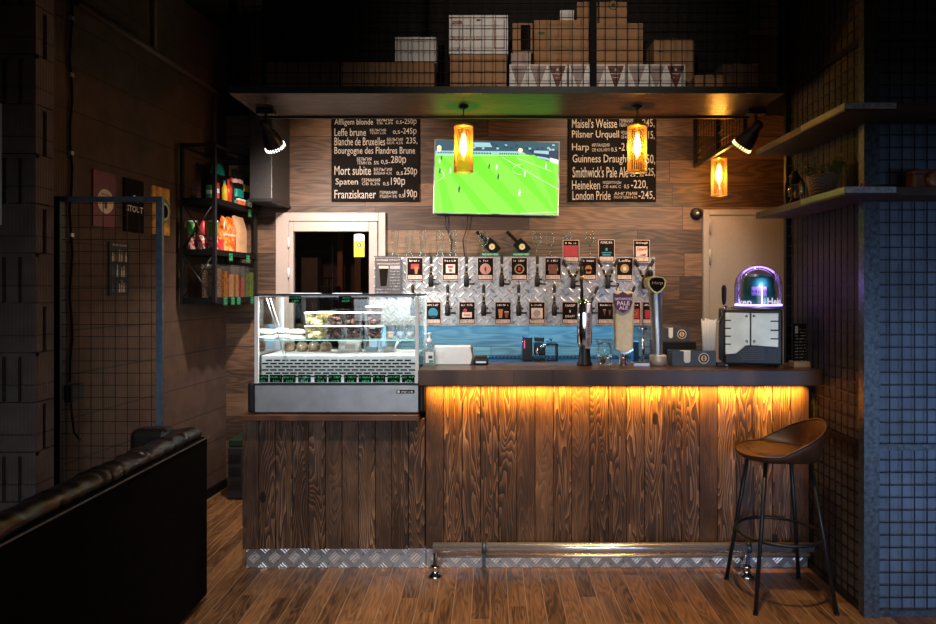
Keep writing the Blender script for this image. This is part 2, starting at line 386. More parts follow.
# masonry pier with slotted blocks at the left
pm = MB(); PX, PY = -2.20, 3.21; t_ = .025
PE = 3.345; pm.box(-3.3, PX-t_, PY+t_, PE, 0, 3.68)
def z_course(k): return wz(502, PY)+.241*k
for k in range(-3, 13):
    z0, z1 = max(0, z_course(k)), min(3.68, z_course(k+1))
    if z1 <= 0 or z0 >= 3.68: continue
    if k % 2 == 0:  # slots on the front
        e = [-3.3] + [q for s_ in (-2.36-.28, -2.36-.2, wx(2, PY), wx(18, PY)) for q in (s_, s_+.026)] + [PX]
        for a, b in zip(e[::2], e[1::2]): pm.box(a, b, PY, PY+t_, z0+.003, z1-.003)
        pm.box(-3.3, PX, PY+.001, PY+t_, z1-.02, z1-.0031)
        pm.box(PX-t_, PX, PY+t_, PE, z0+.003, z1-.003)
    else:
        pm.box(-3.3, PX, PY, PY+t_, z0+.003, z1-.003)
        e = [PY+t_, 3.262, 3.292, PE]
        for a, b in zip(e[::2], e[1::2]): pm.box(PX-t_, PX, a, b, z0+.003, z1-.003)
        pm.box(PX-t_, PX-.001, PY+t_, PE, z1-.02, z1-.0031)
struct(pm.build('wall_pier', M['block_pier'], base=False))
tag(MB().box(wx(-14, PY), wx(2.4, PY), PY-.006, PY-.001, wz(225, PY), wz(104, PY)).build('paper_notice', M['paper']), 'pale paper notice cut off by the left edge of the picture, on the block pier', 'notice')
# baseboard at the left wall
struct(MB().prism([(XL(3.6), 3.6, 0), (XL(BW-.01), BW-.01, 0), (XL(BW-.01)+.015, BW-.01, 0), (XL(3.6)+.015, 3.6, 0)], (0, 0, .07)).build('baseboard_left', M['blackm'], base=False))

# white door with a glass pane in the back wall
dr = struct(MB().box(DX0, wx(290, BW), BW-.035, BW+.05, 0, DZ).box(wx(379, BW), DX1, BW-.035, BW+.05, 0, DZ).box(wx(290, BW), wx(379, BW), BW-.035, BW+.05, wz(221.5, BW), DZ).build('door_1', M['white_frame'], base=False, bevel=.004))
lf = MB(); a0, a1, b0, b1 = wx(290.6, BW), wx(378.4, BW), wx(295, BW), wx(370, BW); zt = wz(222.2, BW); pz1, pz0 = wz(232, BW), .95
lf.box(a0, b0, BW-.05, BW+.02, .01, zt).box(b1, a1, BW-.05, BW+.02, .01, zt).box(b0, b1, BW-.05, BW+.02, pz1, zt).box(b0, b1, BW-.05, BW+.02, .01, pz0)
leaf = lf.build('door_leaf', M['white_frame'], dr, bevel=.005)
MB().box(b0, b1, BW-.02, BW-.012, pz0, pz1).build('glass_pane', glass('dark_glass', (.55, .5, .48), .7), dr)
for q in (243, 273): MB().tube([(a0, BW-.055, wz(q, BW)-.04), (a0, BW-.055, wz(q, BW)+.04)], .008, 8).build('hinge', M['white'], dr)
st = MB(); x0, x1 = wx(354.5, BW), wx(365, BW)
st.rect(x0, x1, wz(257, BW), wz(241, BW), BW-.0225).m(1).rect(x0, x1, wz(241, BW), wz(235.5, BW), BW-.0225)
st.poly([(x0+(x1-x0)*(.5-.5*math.cos(k*PI/8)), BW-.0225, wz(235.5, BW)+.012*math.sin(k*PI/8)) for k in range(9)], True)
st.m(2).disc(((x0+x1)/2, wz(245.5, BW)), .016, BW-.0232).m(1).disc(((x0+x1)/2, wz(245.5, BW)), .009, BW-.0238)
tag(st.build('sticker', [mat('lit_yellow', (.62, .60, .02), .5), M['white'], M['chalk']], None), 'yellow beer glass sticker with pale top on the door pane', 'sticker')  # plain yellow of the sticker print
# things in the kitchen behind the pane
k = MB(); k.box(wx(338, 5.76), wx(343, 5.76), 5.74, 5.80, 0, 2.6).build('wooden_post', mat('kitchen_post', (.30, .13, .05), .6)); tag(bpy.data.objects['wooden_post'], 'brown wooden post seen through the glass door, left of the yellow sticker', 'post')
k = MB().box(wx(355, 5.84), wx(361, 5.84), 5.82, 5.88, 0, 2.05); tag(k.build('wooden_post', mat('kitchen_post_b', (.25, .12, .05), .6)), 'shorter brown post seen through the glass door, under the yellow sticker', 'post')
tag(MB().box(wx(303, 5.85), wx(319, 5.85), 5.8, 5.95, 0, wz(258, 5.85)).build('locker', mat('kitchen_locker', (.17, .12, .09), .5)), 'tall brown-grey locker seen through the left of the glass door', 'locker')
t = thing('coffee_machine', 'dark machine with bright taps seen low through the glass door', 'machine', (wx(329, 5.6), 5.6, 1.2))
MB().box(wx(321, 5.6), wx(338, 5.6), 5.55, 5.7, wz(310, 5.6), wz(286, 5.6), .01).build('body', M['black'], t)
m = MB()
for q in (325, 329, 333): m.tube([(wx(q, 5.54), 5.54, wz(300, 5.54)), (wx(q, 5.54), 5.54, wz(279, 5.54))], .005, 8)
m.box(wx(322, 5.54), wx(334, 5.54), 5.53, 5.55, wz(279, 5.54), wz(277.5, 5.54)).build('pipes', M['chrome'], t)

# grey service door at the right
gx0, gx1, gz = wx(702, BW), wx(702, BW)+.92, wz(210, BW)
gd = struct(MB().box(gx0, gx0+.05, BW-.04, BW, 0, gz).box(gx1-.05, gx1, BW-.04, BW, 0, gz).box(gx0+.05, gx1-.05, BW-.04, BW, gz-.045, gz).build('door_2', M['grey_door'], base=False, bevel=.004))
MB().box(gx0+.053, gx1-.053, BW-.03, BW-.001, .01, gz-.048).build('door_leaf', M['grey_door'], gd)
for q in (227, 257): MB().tube([(gx0+.052, BW-.046, wz(q, BW)-.06), (gx0+.052, BW-.046, wz(q, BW)+.06)], .009, 8).build('hinge', M['grey_door'], gd)
t = thing('wall_sounder', 'small round black wall device beside the top corner of the grey door', 'detector', (wx(696, BW), BW, wz(214, BW)))
m = MB(); m.M = Matrix.Translation((wx(696, BW), BW, wz(214, BW))) @ Matrix.Rotation(PI/2, 4, 'X')
m.lathe([(0, .05), (.03, .048), (.046, .035), (.05, .01), (.05, .001)]).build('housing', M['black'], t)
m = MB(); m.M = Matrix.Translation((wx(696, BW), BW, wz(214, BW))) @ Matrix.Rotation(PI/2, 4, 'X')
m.lathe([(0, .056), (.012, .055), (.014, .048)], seg=14).build('cap', M['steel'], t)

# black duct box at the top left
t = thing('extractor_box', 'large black metal box hanging in the top left corner above the white door', 'duct', (-1.78, 5.15, 2.27))
MB().box(-1.80, -1.63, 4.96, BW-.002, 2.27, 3.66).build('casing', mat('dark_enamel', (.03, .029, .028), .45, .2), t, bevel=.006)
MB().box(-1.805, -1.622, 4.95, BW-.002, 2.262, 2.285).build('rim', M['black'], t)

# ================================================================ pipes, cable, posters on the left wall
def onl(y, z, d=.0): return Vector((XL(y)+d, y, z))
def lpx(px, py, d=.0):
    """point of the left wall at a picture position (only used to measure sizes once)"""
    kk = (px-CX)/F; yy = (-2.31-.2975+d)/(kk-.085); return Vector((kk*yy, yy, EYE-(py-CY)/F*yy))
a, b = lpx(77, 2, .03), lpx(240, 108, .03)
tag(MB().tube([a, a.lerp(b, .5), b], .022, 10).build('conduit_pipe', mat('dark_pipe', (.10, .055, .035), .6)), 'thick dark pipe running down along the left block wall to the corner', 'pipe')
a = lpx(155, 53, .02); tag(MB().tube([a, a+Vector((0, 0, .9))], .012, 8).build('riser_pipe', mat('dark_pipe_b', (.10, .055, .035), .6)), 'thin upright pipe above the sloping pipe on the left wall', 'pipe')
a = lpx(215, 95, .03); tag(MB().tube([a, a-Vector((0, 0, .42))], .016, 8).build('drop_pipe', mat('dark_pipe_c', (.10, .055, .035), .6)), 'upright pipe dropping from the long pipe to the snack rack', 'pipe')
t = thing('wall_cable', 'thin black cable clipped down the left wall beside the block pier', 'cable', tuple(lpx(71, 400, .01)))
pts = [lpx(71+1.5*math.sin(i*1.7), -5+i*21.5, .012) for i in range(19)]
MB().tube(pts, .007, 6).build('cable', M['blackm'], t)
for q in (18, 75, 153, 235): p = lpx(71, q, .012); MB().box(p.x-.008, p.x+.01, p.y-.012, p.y+.012, p.z-.01, p.z+.01).build('clip', M['steel'], t)
p = lpx(68, 394, .04); tag(MB().box(-2.295, -2.235, 3.55, 3.66, p.z-.045, p.z+.045, .006).build('socket_box', M['black']), 'black socket box at the lower end of the wall cable', 'socket')
tag(MB().tube([lpx(71, 403.5, .03), lpx(72, 415, .035), lpx(74, 432, .035), lpx(80, 440, .03)], .006, 6).build('short_cable', M['blackm']), 'short black lead hanging below the socket box', 'cable')
def poster(name, x0, x1, y0, y1, art, mats, label):
    a = lpx(x0, y0, .012); b = lpx(x1, y0, .012); wd = (b-a).length; yb = lpx(x0, y1, .012); h = a.z-yb.z
    ang = math.atan2(b.y-a.y, b.x-a.x)
    m = MB(); m.box(0, wd, 0, .012, 0, h); art(m, wd, h)
    o = m.build(name, mats, base=False); o.location = (a.x, a.y, a.z-h); o.rotation_euler.z = ang
    return tag(o, label, 'sign')
def a1(m, w_, h):
    m.m(1).disc((w_*.53, h*.47), w_*.36, -.001, 24, w_*.36)
    m.m(2).text('Blanche', w_*.34, w_*.72, h*.57, h*.62, -.002).text('BRUXEL', w_*.27, w_*.80, h*.49, h*.55, -.002).box(w_*.47, w_*.58, -.003, -.002, h*.34, h*.46)
poster('tin_sign', 93.3, 115.5, 169, 225.5, a1, [M['maroon'], mat('sign_cream', (.85, .62, .40), .6), M['maroon']], 'dark red beer sign with a cream oval, left on the block wall')
def a2(m, w_, h): m.m(1).text('STOUT', w_*.1, w_*.95, h*.38, h*.50, -.001, font_bold=.02).box(w_*.3, w_*.7, -.002, -.001, h*.58, h*.60).disc((w_*.5, h*.66), w_*.08, -.001)
poster('tin_sign', 124.5, 143.5, 177, 231, a2, [M['chalk'], mat('sign_white', (.85, .65, .55), .7)], 'black stout sign between the dark red and the orange signs')
def a3(m, w_, h):
    m.m(1).disc((w_*.62, h*.52), w_*.42, -.001, 24, h*.27).m(2).disc((w_*.66, h*.5), w_*.30, -.002, 24, h*.20).m(3).disc((w_*.70, h*.5), w_*.18, -.003, 20, h*.14)
t = NT('sign_orange'); t.set(Base_Color=t.ramp(t.noise(t.obj(), 14, 4), [(.35, (.40, .12, .02)), (.6, (.95, .45, .08))]), Roughness=.5)
poster('tin_sign', 152.5, 169.5, 185, 233.5, a3, [t.mat, M['green'], M['cream'], M['chalk']], 'orange sign with a green ring, nearest the snack rack')
def a4(m, w_, h):
    m.m(1).text('BEER GUIDE', w_*.15, w_*.85, h*.93, h*.97, -.001)
    rr = random.Random(3)
    for r_ in range(3):
        for k_ in range(7):
            x_ = w_*(.12+.11*k_); hh = h*rr.uniform(.16, .24); z_ = h*(.06+.29*r_)
            m.m(rr.choice([1, 2, 3])).rect(x_, x_+w_*.07, z_, z_+hh*.6, -.001).rect(x_+w_*.02, x_+w_*.05, z_+hh*.6, z_+hh, -.001)
poster('paper_poster', 109.5, 129.5, 241.5, 295.5, a4, [mat('poster_dark', (.02, .02, .022), .7), mat('poster_pale', (.6, .5, .4), .7), mat('poster_tan', (.6, .3, .12), .7), mat('poster_slate', (.06, .08, .09), .7)], 'narrow dark poster of bottle rows below the three tin signs')

# ================================================================ wire gate at the left
GY = 3.50
t = thing('wire_gate', 'dark steel framed wire mesh gate standing by the block pier', 'gate', (wx(110, GY), GY, 0))
gx0_, gx1_, gzt = wx(55.5, GY), wx(163, GY), wz(196.8, GY); pw = .032
MB().box(gx1_-pw, gx1_, GY-.012, GY+.012, 0, gzt).build('post', M['mesh_steel'], t)
MB().box(gx0_, gx0_+.035, GY-.02, GY+.02, 0, gzt).build('post', M['black'], t)
MB().box(gx0_+.035, gx1_-pw, GY-.012, GY+.012, gzt-.027, gzt).build('top_rail', M['mesh_steel'], t)
MB().box(gx0_+.035, gx1_-pw, GY-.02, GY+.02, .05, .09).build('bottom_rail', M['mesh_steel'], t)
MB().box(wx(50, GY), gx0_, GY-.015, GY+.015, gzt-.045, gzt-.02).build('hinge', M['steel'], t)
def wires(m, x0, x1, z0, z1, y, dx, dz, r=.0022, ax='x'):
    """one welded wire grid; flat 4-sided wires"""
    n = int((x1-x0)/dx); k0 = (x1-x0-n*dx)/2
    for i in range(n+1):
        x = x0+k0+i*dx
        m.box(x-r, x+r, y-r, y+r, z0, z1) if ax == 'x' else m.box(y-r, y+r, x-r, x+r, z0, z1)
    n = int((z1-z0)/dz); k0 = (z1-z0-n*dz)/2
    for i in range(n+1):
        z = z0+k0+i*dz
        m.box(x0, x1, y-3*r, y-r, z-r, z+r) if ax == 'x' else m.box(y-3*r, y-r, x0, x1, z-r, z+r)
    return m
wires(MB(), gx0_+.03, gx1_-.03, .06, gzt-.02, GY, .064, .064, .0013).build('wire_grid', M['wire'], t)

# ================================================================ black sofa, seen from behind
SX = -1.455; sy1 = 3.42; sy0 = 1.0
t = thing('sofa', 'black leather sofa seen from behind in the lower left corner', 'sofa', (-1.8, 2.2, 0))
MB().box(SX-.14, SX, sy0, sy1, .03, .845).build('back_panel', M['bleather_flat'], t, bevel=.012)
rr = random.Random(5); wr = [rr.uniform(-1, 1) for _ in range(400)]
def roll(u, v):
    y = sy0+u*(sy1-sy0); a = 2*PI*v
    i = u*90; w_ = wr[int(i)]*(1-i % 1)+wr[int(i)+1]*(i % 1)
    e = min(1, (1-u)/.02)**.5 if u > .98 else 1
    r = (.038+.0045*w_*(1+math.sin(a*3+u*40)))*(.35+.65*e)
    return (SX-.068+1.30*r*math.cos(a)*(1.05 if math.cos(a) > 0 else 1.6), y+.008*math.sin(a*2+wr[int(i)]), .864+r*math.sin(a))
MB().grid(roll, 240, 16, True, True).build('back_cushion', M['bleather'], t)
MB().tube([(SX+.004, sy0, .842), (SX+.004, sy1, .842)], .004, 6).build('piping', mat('piping', (.10, .085, .08), .3), t)
MB().box(-1.80, SX-.145, sy1-.13, sy1-.002, .03, .905, .035).build('arm', M['bleather'], t, subsurf=0)
MB().box(-2.1, SX-.145, sy0, sy1-.13, .08, .43, .04).build('seat', M['bleather'], t)
for y in (sy0+.1, sy1-.1):
    for x in (-2.05, SX-.06): MB().lathe([(.02, 0), (.025, .03)], (x, y, 0), 10).build('foot', M['black'], t)
# crate behind the bar's left end
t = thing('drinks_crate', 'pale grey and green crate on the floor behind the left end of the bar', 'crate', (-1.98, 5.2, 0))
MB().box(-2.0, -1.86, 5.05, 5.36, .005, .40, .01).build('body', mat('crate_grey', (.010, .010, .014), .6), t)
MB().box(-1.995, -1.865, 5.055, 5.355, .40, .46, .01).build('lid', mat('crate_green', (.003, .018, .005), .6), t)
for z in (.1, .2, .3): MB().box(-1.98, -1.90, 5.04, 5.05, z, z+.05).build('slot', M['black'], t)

# ================================================================ bar counter
PY_ = 3.80; BX1 = 1.835
def boards(m, x0, x1, z0, z1, y, n, rnd):
    wd = (x1-x0)/n
    for i in range(n):
        dy = rnd.uniform(0, .004)
        m.box(x0+i*wd+.0016, x0+(i+1)*wd-.0016, y+dy, y+.03, z0+rnd.uniform(-.003, .003), z1, .0015)
    return m
rnd = random.Random(11)
xs = wx(425.5, PY_)
t = thing('bar_counter', 'long bar front of dark burnt upright boards, right of the pastry case', 'bar counter', ((xs+BX1)/2, 3.9, 0))
boards(MB(), xs, BX1-.005, .115, 1.068, PY_, 21, rnd).build('board_front', M['burnt'], t)
MB().box(xs, BX1-.005, 3.835, 3.86, .001, 1.068).build('carcass', M['blackm'], t)
MB().box(xs+.02, BX1-.01, 3.86, 4.0, .1, 1.06).build('shelf_body', M['blackm'], t)
MB().box(xs+.003, BX1-.005, 3.822, 3.834, .001, .125).build('kick_plate', M['kick'], t)
x0l = wx(242, PY_)
t = thing('bar_counter', 'lower bar front of brown upright boards under the pastry case', 'bar counter', ((x0l+xs)/2, 3.9, 0))
boards(MB(), x0l, xs-.003, .115, .862, PY_, 11, rnd).build('board_front', M['burnt'], t)
MB().box(x0l+.01, xs-.004, 3.835, 3.86, .001, .862).build('carcass', M['blackm'], t)
MB().box(x0l+.01, xs-.004, 3.86, 4.3, .06, .862).build('shelf_body', M['blackm'], t)
MB().box(wx(247, 3.83), xs-.002, 3.822, 3.834, .001, .125).build('kick_plate', M['kick'], t)
TZ = 1.158
tag(MB().box(wx(418, 3.66), BX1, 3.66, 4.04, 1.07, TZ, .006).build('worktop', M['top_wood']), 'thick dark wooden bar top running to the mesh pillar', 'worktop')
tag(MB().box(wx(238, 3.72), wx(424, 3.72)-.03, 3.72, 4.36, .864, .897, .004).build('worktop', M['low_top']), 'thin reddish wooden top under the pastry case', 'worktop')
# foot rail
t = thing('foot_rail', 'double chrome foot rail along the base of the bar', 'foot rail', (.9, 3.65, 0))
ry = 3.70; zr = wz(547.5, ry); rx0 = wx(433, ry)
MB().tube([(rx0, ry, zr), (1.80, ry, zr)], .027, 20).build('rail', M['rail'], t)
MB().tube([(rx0+.01, 3.74, wz(555.5, 3.74)), (1.80, 3.74, wz(555.5, 3.74))], .012, 14).build('lower_rail', M['rail'], t)
for x in (484, 748):
    q = wx(x, ry); m = MB().tube([(q-.012, ry, zr), (q+.012, ry, zr)], .032, 20).box(q-.01, q+.01, ry-.005, ry+.02, zr-.11, zr-.02).box(q-.01, q+.01, ry, 3.821, zr-.1, zr-.08)
    m.build('bracket', M['raw_steel'], t)
for x in (435, 748):
    q = wx(x, 3.68); MB().lathe([(.045, 0.001), (.045, .008), (.025, .022), (.02, .04), (.03, .05), (.03, .062), (.012, .07), (.012, .128), (0, .130)], (q, 3.71, 0), 18).build('floor_foot', M['chrome'], t)

# ================================================================ bar stool
t = thing('bar_stool', 'brown leather bucket bar stool with thin black metal legs', 'stool', (1.508, 3.467, 0))
ROT = math.radians(-8)
def seat_pt(a, k, off=0.):
    """a: angle, 0 = back of the bucket; k: 0 centre .. 1 rim"""
    c, s_ = math.cos(a), math.sin(a)
    R = .205/((abs(c)**2.6+abs(s_)**2.6)**(1/2.6))
    back = max(0, (math.cos(a)+.18)/1.18)**1.15 if math.cos(a) > -.18 else 0
    rimz = .150*back+.012
    kk = max(0, (k-.70)/.30); up = kk*kk*(3-2*kk)
    lean = 1+.06*back*up
    front = -.022*max(0, -c)*kk
    z = .752+rimz*up+front+.010*min(1, k/.7)**2-off
    r = R*(min(k, .70)/.70*.80+.20*math.sin(kk*PI/2) if k > .7 else k/.70*.80)*lean
    x, y = r*c, r*s_*1.0
    return (1.508+x*math.cos(ROT)-y*math.sin(ROT), 3.467+x*math.sin(ROT)+y*math.cos(ROT), z)
def shell(u, v):
    a = 2*PI*v
    if u < .62: return seat_pt(a, u/.62)
    kk = (u-.62)/.38
    x, y, z = seat_pt(a, 1-kk)
    th = .026
    return (1.508+(x-1.508)*(1+.07*math.sin(kk*PI)), 3.467+(y-3.467)*(1+.07*math.sin(kk*PI)), z-th*min(1, kk*5))
MB().grid(shell, 44, 56, True, True).build('seat', M['tan'], t)
def pad(u, v):
    a = 2*PI*v; x, y, z = seat_pt(a, min(.66, u*.66)); return (x, y, z+.014*(1-max(0, (u-.8)/.2)**2)+.001)
MB().grid(pad, 14, 48, True, True).build('seat_pad', M['tan'], t)
seam = [seat_pt(2*PI*i/56, .985) for i in range(56)]
MB().tube([(p[0], p[1], p[2]+.003) for p in seam], .0035, 6, closed=True).build('piping', mat('leather_edge', (.05, .018, .008), .4), t)
for sx in (-1, 1):
    for sy in (-1, 1):
        MB().tube([(1.508+sx*.20, 3.467+sy*.20, .004), (1.508+sx*.112, 3.467+sy*.112, .735)], .0105, 12).build('leg', M['black'], t)
        MB().lathe([(.013, 0), (.013, .012)], (1.508+sx*.20, 3.467+sy*.20, 0), 10).build('foot_cap', M['black'], t)
MB().tube([(1.508+.212*math.cos(2*PI*i/40), 3.467+.212*math.sin(2*PI*i/40), .34) for i in range(40)], .009, 10, closed=True).build('foot_ring', M['black'], t)
MB().box(1.508-.12, 1.508+.12, 3.467-.12, 3.467+.12, .722, .734).build('seat_plate', M['black'], t)

# ================================================================ mesh clad pillar at the right
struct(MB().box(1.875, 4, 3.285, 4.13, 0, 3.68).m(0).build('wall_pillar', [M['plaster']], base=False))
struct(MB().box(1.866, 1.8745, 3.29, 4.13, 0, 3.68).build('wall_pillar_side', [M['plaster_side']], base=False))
t = thing('pillar_mesh_cage', 'black steel frames with welded wire grid cladding the pillar at the right', 'wire mesh', (2.3, 3.26, 0))
MB().box(1.826, 1.902, 3.236, 3.246, 0, 3.68).box(1.826, 1.836, 3.246, 3.285, 0, 3.68).build('corner_post', M['raw_steel'], t)
wires(MB(), 1.90, 4.0, .02, 3.66, 3.262, .0615, .0615, .0020).build('wire_grid', M['wire'], t)
wires(MB(), 3.28, 4.12, .02, 3.66, 1.846, .0615, .0615, .0020, 'y').build('wire_grid', M['wire'], t)
for z in (0.0, .815, 2.825):
    MB().box(1.902, 4.0, 3.243, 3.268, z, z+.03).build('frame_bar', M['raw_steel'], t)
    MB().box(1.836, 1.862, 3.285, 4.13, z, z+.03).build('frame_bar', M['wire'], t)
MB().box(1.832, 1.862, 4.10, 4.135, 0, 3.68).build('frame_post', M['wire'], t)

# wrap-around shelves on the pillar
for nm, z, lab in (('upper', wz(103, 3.0), 'upper wooden shelf wrapped round the pillar corner, nothing on it'), ('lower', wz(187, 3.0), 'lower wooden shelf wrapped round the pillar corner, carrying lantern and plant')):
    t = thing('corner_shelf', lab, 'shelf', (1.72, 3.4, z-.035))
    xo, xi, yo, yi = 1.606, 1.834, 3.0, 3.232
    P = [(xo, yo, z-.035), (4.0, yo, z-.035), (4.0, yi, z-.035), (xi, yi, z-.035), (xi, 4.0, z-.035), (xo, 4.0, z-.035)]
    MB().prism(P, (0, 0, .035)).build('board', M['shelf_wood'], t)
    e = .003; x_end = wx(896, 3.0)
    MB().box(xo-e, x_end, yo-e, yo-.0004, z-.026, z+.001).build('edge_strip', mat('strip_steel_'+nm, (.42, .45, .48), .5, .3, .3, 40), t)  # daylight that misses this strip is put into its lighter colour
    MB().box(xo-e, xo-.0004, yo-e, 3.42, z-.026, z+.001).build('edge_strip', mat('edge_steel_'+nm, (.25, .25, .2), .4, .5), t)
    m = MB()
    for q in (wx(858, 3), wx(888, 3)): m.disc((q, z-.012), .003, yo-e-.001, 8)
    m.build('screws', M['black'], t)

# ================================================================ hanging storage cage over the bar
CY0, CY1, CX0, CX1, CZ0, CZ1 = 3.78, 4.30, -1.48, 1.67, 2.723, 2.756
t = thing('storage_cage', 'hanging black wire storage cage with a dark board floor above the bar', 'storage cage', (.1, 4.0, CZ0))
MB().box(CX0, CX1, CY0+.012, CY1-.012, CZ0, CZ1-.004).build('floor_board', M['glossy_board'], t)
MB().box(CX0-.01, CX1+.01, CY0-.004, CY0+.010, CZ0-.002, CZ1+.004).build('front_beam', mat('beam_steel', (.018, .020, .025), .6, .2), t)
MB().box(CX0-.01, CX1+.01, CY1-.010, CY1+.004, CZ0-.012, CZ1+.004).build('back_beam', M['black'], t)
MB().box(CX0-.01, CX0+.02, CY0+.011, CY1-.011, CZ0-.0005, CZ1+.01).build('side_beam', M['black'], t)
MB().box(CX1-.02, CX1+.01, CY0+.011, CY1-.011, CZ0-.0005, CZ1+.01).build('side_beam', M['black'], t)
for x, wd in ((CX0+.01, .04), (wx(446.5, CY0), .024), (wx(593.5, CY0), .036), (CX1-.012, .02)):
    MB().box(x-wd/2, x+wd/2, CY0-.003, CY0+.02, CZ1, 3.68).build('upright', M['blackm'], t)
wires(MB(), CX0, CX1, CZ1, 3.67, CY0, .0625, .0625, .0019).build('wire_grid', mat('cage_wire', (.006, .006, .006), .7, 0, .2, spec=.15), t)
wires(MB(), CX0, CX1, CZ1, 3.67, CY1, .0625, .0625, .0019).build('wire_grid', M['wire'], t)
MB().box(CX0, CX1, CY1+.012, CY1+.02, CZ1+.02, 3.67).build('back_panel', M['dark_wall'], t)  # added black panel that stands for the darkness behind the boxes
# mesh side panel running back to the wall
t = thing('side_mesh_panel', 'dark wire mesh panel running back to the wall behind the right spotlight', 'wire mesh', (1.67, 4.8, 2.59))
zz = wz(168, BW)
MB().box(1.655, 1.68, CY1+.03, BW-.002, zz, zz+.025).box(1.655, 1.68, BW-.028, BW-.002, zz+.025, 3.66).box(1.655, 1.68, CY1+.03, CY1+.055, zz+.025, 3.66).box(1.655, 1.68, 4.85, 4.87, zz+.025, 3.66).build('frame', M['black'], t)
wires(MB(), CY1+.05, BW-.02, zz, 3.64, 1.667, .0625, .0625, .0022, 'y').build('wire_grid', M['wire'], t)
# ================================================================ boxes in the cage
def pbox(x0, x1, y0, y1, z, d=.2, base=CZ1):
    """picture box -> world extents at depth z (y1 None = stands on the cage floor)"""
    return wx(x0, z), wx(x1, z), z, z+d, (base+.001 if y1 is None else wz(y1, z)), wz(y0, z)
def carton(label, X, m='card', art=None, mats=(), group='boxes stored in the cage', tape=True):
    x0, x1, y0, y1, z0, z1 = X
    t = thing('storage_box', label, 'box', ((x0+x1)/2, (y0+y1)/2, z0), group)
    b = MB().box(x0, x1, y0, y1, z0, z1, .002)
    if art: art(b, x0, x1, z0, z1, y0-.0008)
    b.build('carton', [M[m]]+list(mats), t)
    if tape: MB().box((x0+x1)/2-.02, (x0+x1)/2+.02, y0-.0006, y1+.0006, z1-.0005, z1+.0006).build('tape', M['kraft'] if m == 'card' else M['white'], t)
    return z1
INK = mat('box_print', (.05, .07, .03), .8); RINK = mat('red_print', (.30, .015, .02), .7)
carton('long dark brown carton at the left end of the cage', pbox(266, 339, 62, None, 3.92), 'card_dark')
zb = carton('long cardboard carton under the small white box', pbox(341, 434, 62, None, 3.90), art=lambda b, x0, x1, z0, z1, y: b.m(1).rect(x0+.12, x0+.123, z0, z1, y).rect(x0+.32, x0+.323, z0, z1, y), mats=[M['card_dark']])
carton('small white carton on top of the long cardboard carton', pbox(395, 436, 37, None, 3.92, .16, zb), 'paper', lambda b, x0, x1, z0, z1, y: b.m(1).text('4', x0+.08, x0+.095, z0+.05, z0+.07, y), [INK])
zb = carton('square brown carton under the white carton with red lettering', pbox(450, 507, 54.5, None, 3.88), 'card', lambda b, x0, x1, z0, z1, y: b.m(1).marks(x0+.12, x0+.28, z0+.035, z0+.042, y, 9).marks(x0+.12, x0+.25, z0+.02, z0+.026, y, 7), [INK])
def mono(b, x0, x1, z0, z1, y):
    b.m(1).text('MONACO TOUGH', x0+.02, x0+.19, z0+.075, z0+.100, y).rect(x0+.015, x0+.075, z1-.055, z1-.035, y).m(0).text('MONA', x0+.02, x0+.07, z1-.052, z1-.038, y-.0005)
    b.m(1).marks(x0+.02, x0+.10, z0+.02, z0+.028, y, 6).rect(x1-.08, x1-.076, z0+.03, z1-.03, y).rect(x1-.08, x1-.02, z0+.03, z0+.036, y).rect(x1-.024, x1-.02, z0+.03, z1-.03, y)
    b.m(2).disc(((x0+x1)/2, z1-.03), .014, y, 12, .006)
carton('large white carton with red lettering stacked left of the middle', pbox(449, 508, 15, None, 3.87, .22, zb), 'paper', mono, [RINK, INK], tape=False)
zb = carton('small greyish carton under the upright brown and black carton', pbox(511, 531, 53, None, 4.03, .2), 'card_pale')
carton('upright brown carton with a black front panel', pbox(512.5, 532.5, 23, None, 4.04, .18, zb), 'card', lambda b, x0, x1, z0, z1, y: b.m(1).rect(x0+.05, x1-.012, z0+.02, z1-.012, y), [M['chalk']])
def allegro(b, x0, x1, z0, z1, y):
    n = 3; wd = (x1-x0)/n
    for i in range(n):
        a, c = x0+i*wd+.006, x0+(i+1)*wd-.006; mid = (a+c)/2; hot = i == HOT
        b.m(2 if hot else 1).poly([(a, y, z1-.008), (mid-.008, y, z0+.03), (mid-.008, y, z0+.002), (mid+.008, y, z0+.002), (mid+.008, y, z0+.03), (c, y, z1-.008)])
        if hot: b.m(0).text('Allegra', mid-.032, mid+.032, z1-.062, z1-.048, y-.0006, .3).disc((mid, z1-.032), .008, y-.0006, 10).marks(mid-.018, mid+.018, z1-.08, z1-.074, y-.0006, 5)
tops = []
for (xa, xb), HOT, lab in (((509.5, 567), 2, 'white glassware box with one brown goblet print, left of three'), ((569, 625), 2, 'white glassware box with one brown goblet print, middle of three'), ((627, 685.5), 2, 'white glassware box with one brown goblet print, right of three')):
    tops.append(carton(lab, pbox(xa, xb, 64.3, None, 3.86, .14), 'paper', allegro, [mat('goblet_grey', (.34, .27, .25), .7), M['brown']], 'white glassware boxes in the cage', False))
def leaf(b, x0, x1, z0, z1, y): b.m(1).disc((x0+.045, z1-.08), .022, y, 10, .010).text('BIO NATURA', x0+.10, x0+.19, z1-.165, z1-.155, y).text('compostable packaging', x0+.10, x0+.23, z1-.185, z1-.175, y).marks(x0+.10, x0+.24, z1-.205, z1-.197, y, 14)
zb = carton('wide brown carton with a small green leaf print', pbox(534, 589, 20, None, 4.01, .25), 'card', leaf, [mat('leaf_print', (.04, .12, .03), .8)])
carton('little white carton on the wide leaf-print carton', pbox(560, 574, 10, None, 4.04, .1, zb), 'paper', tape=False)
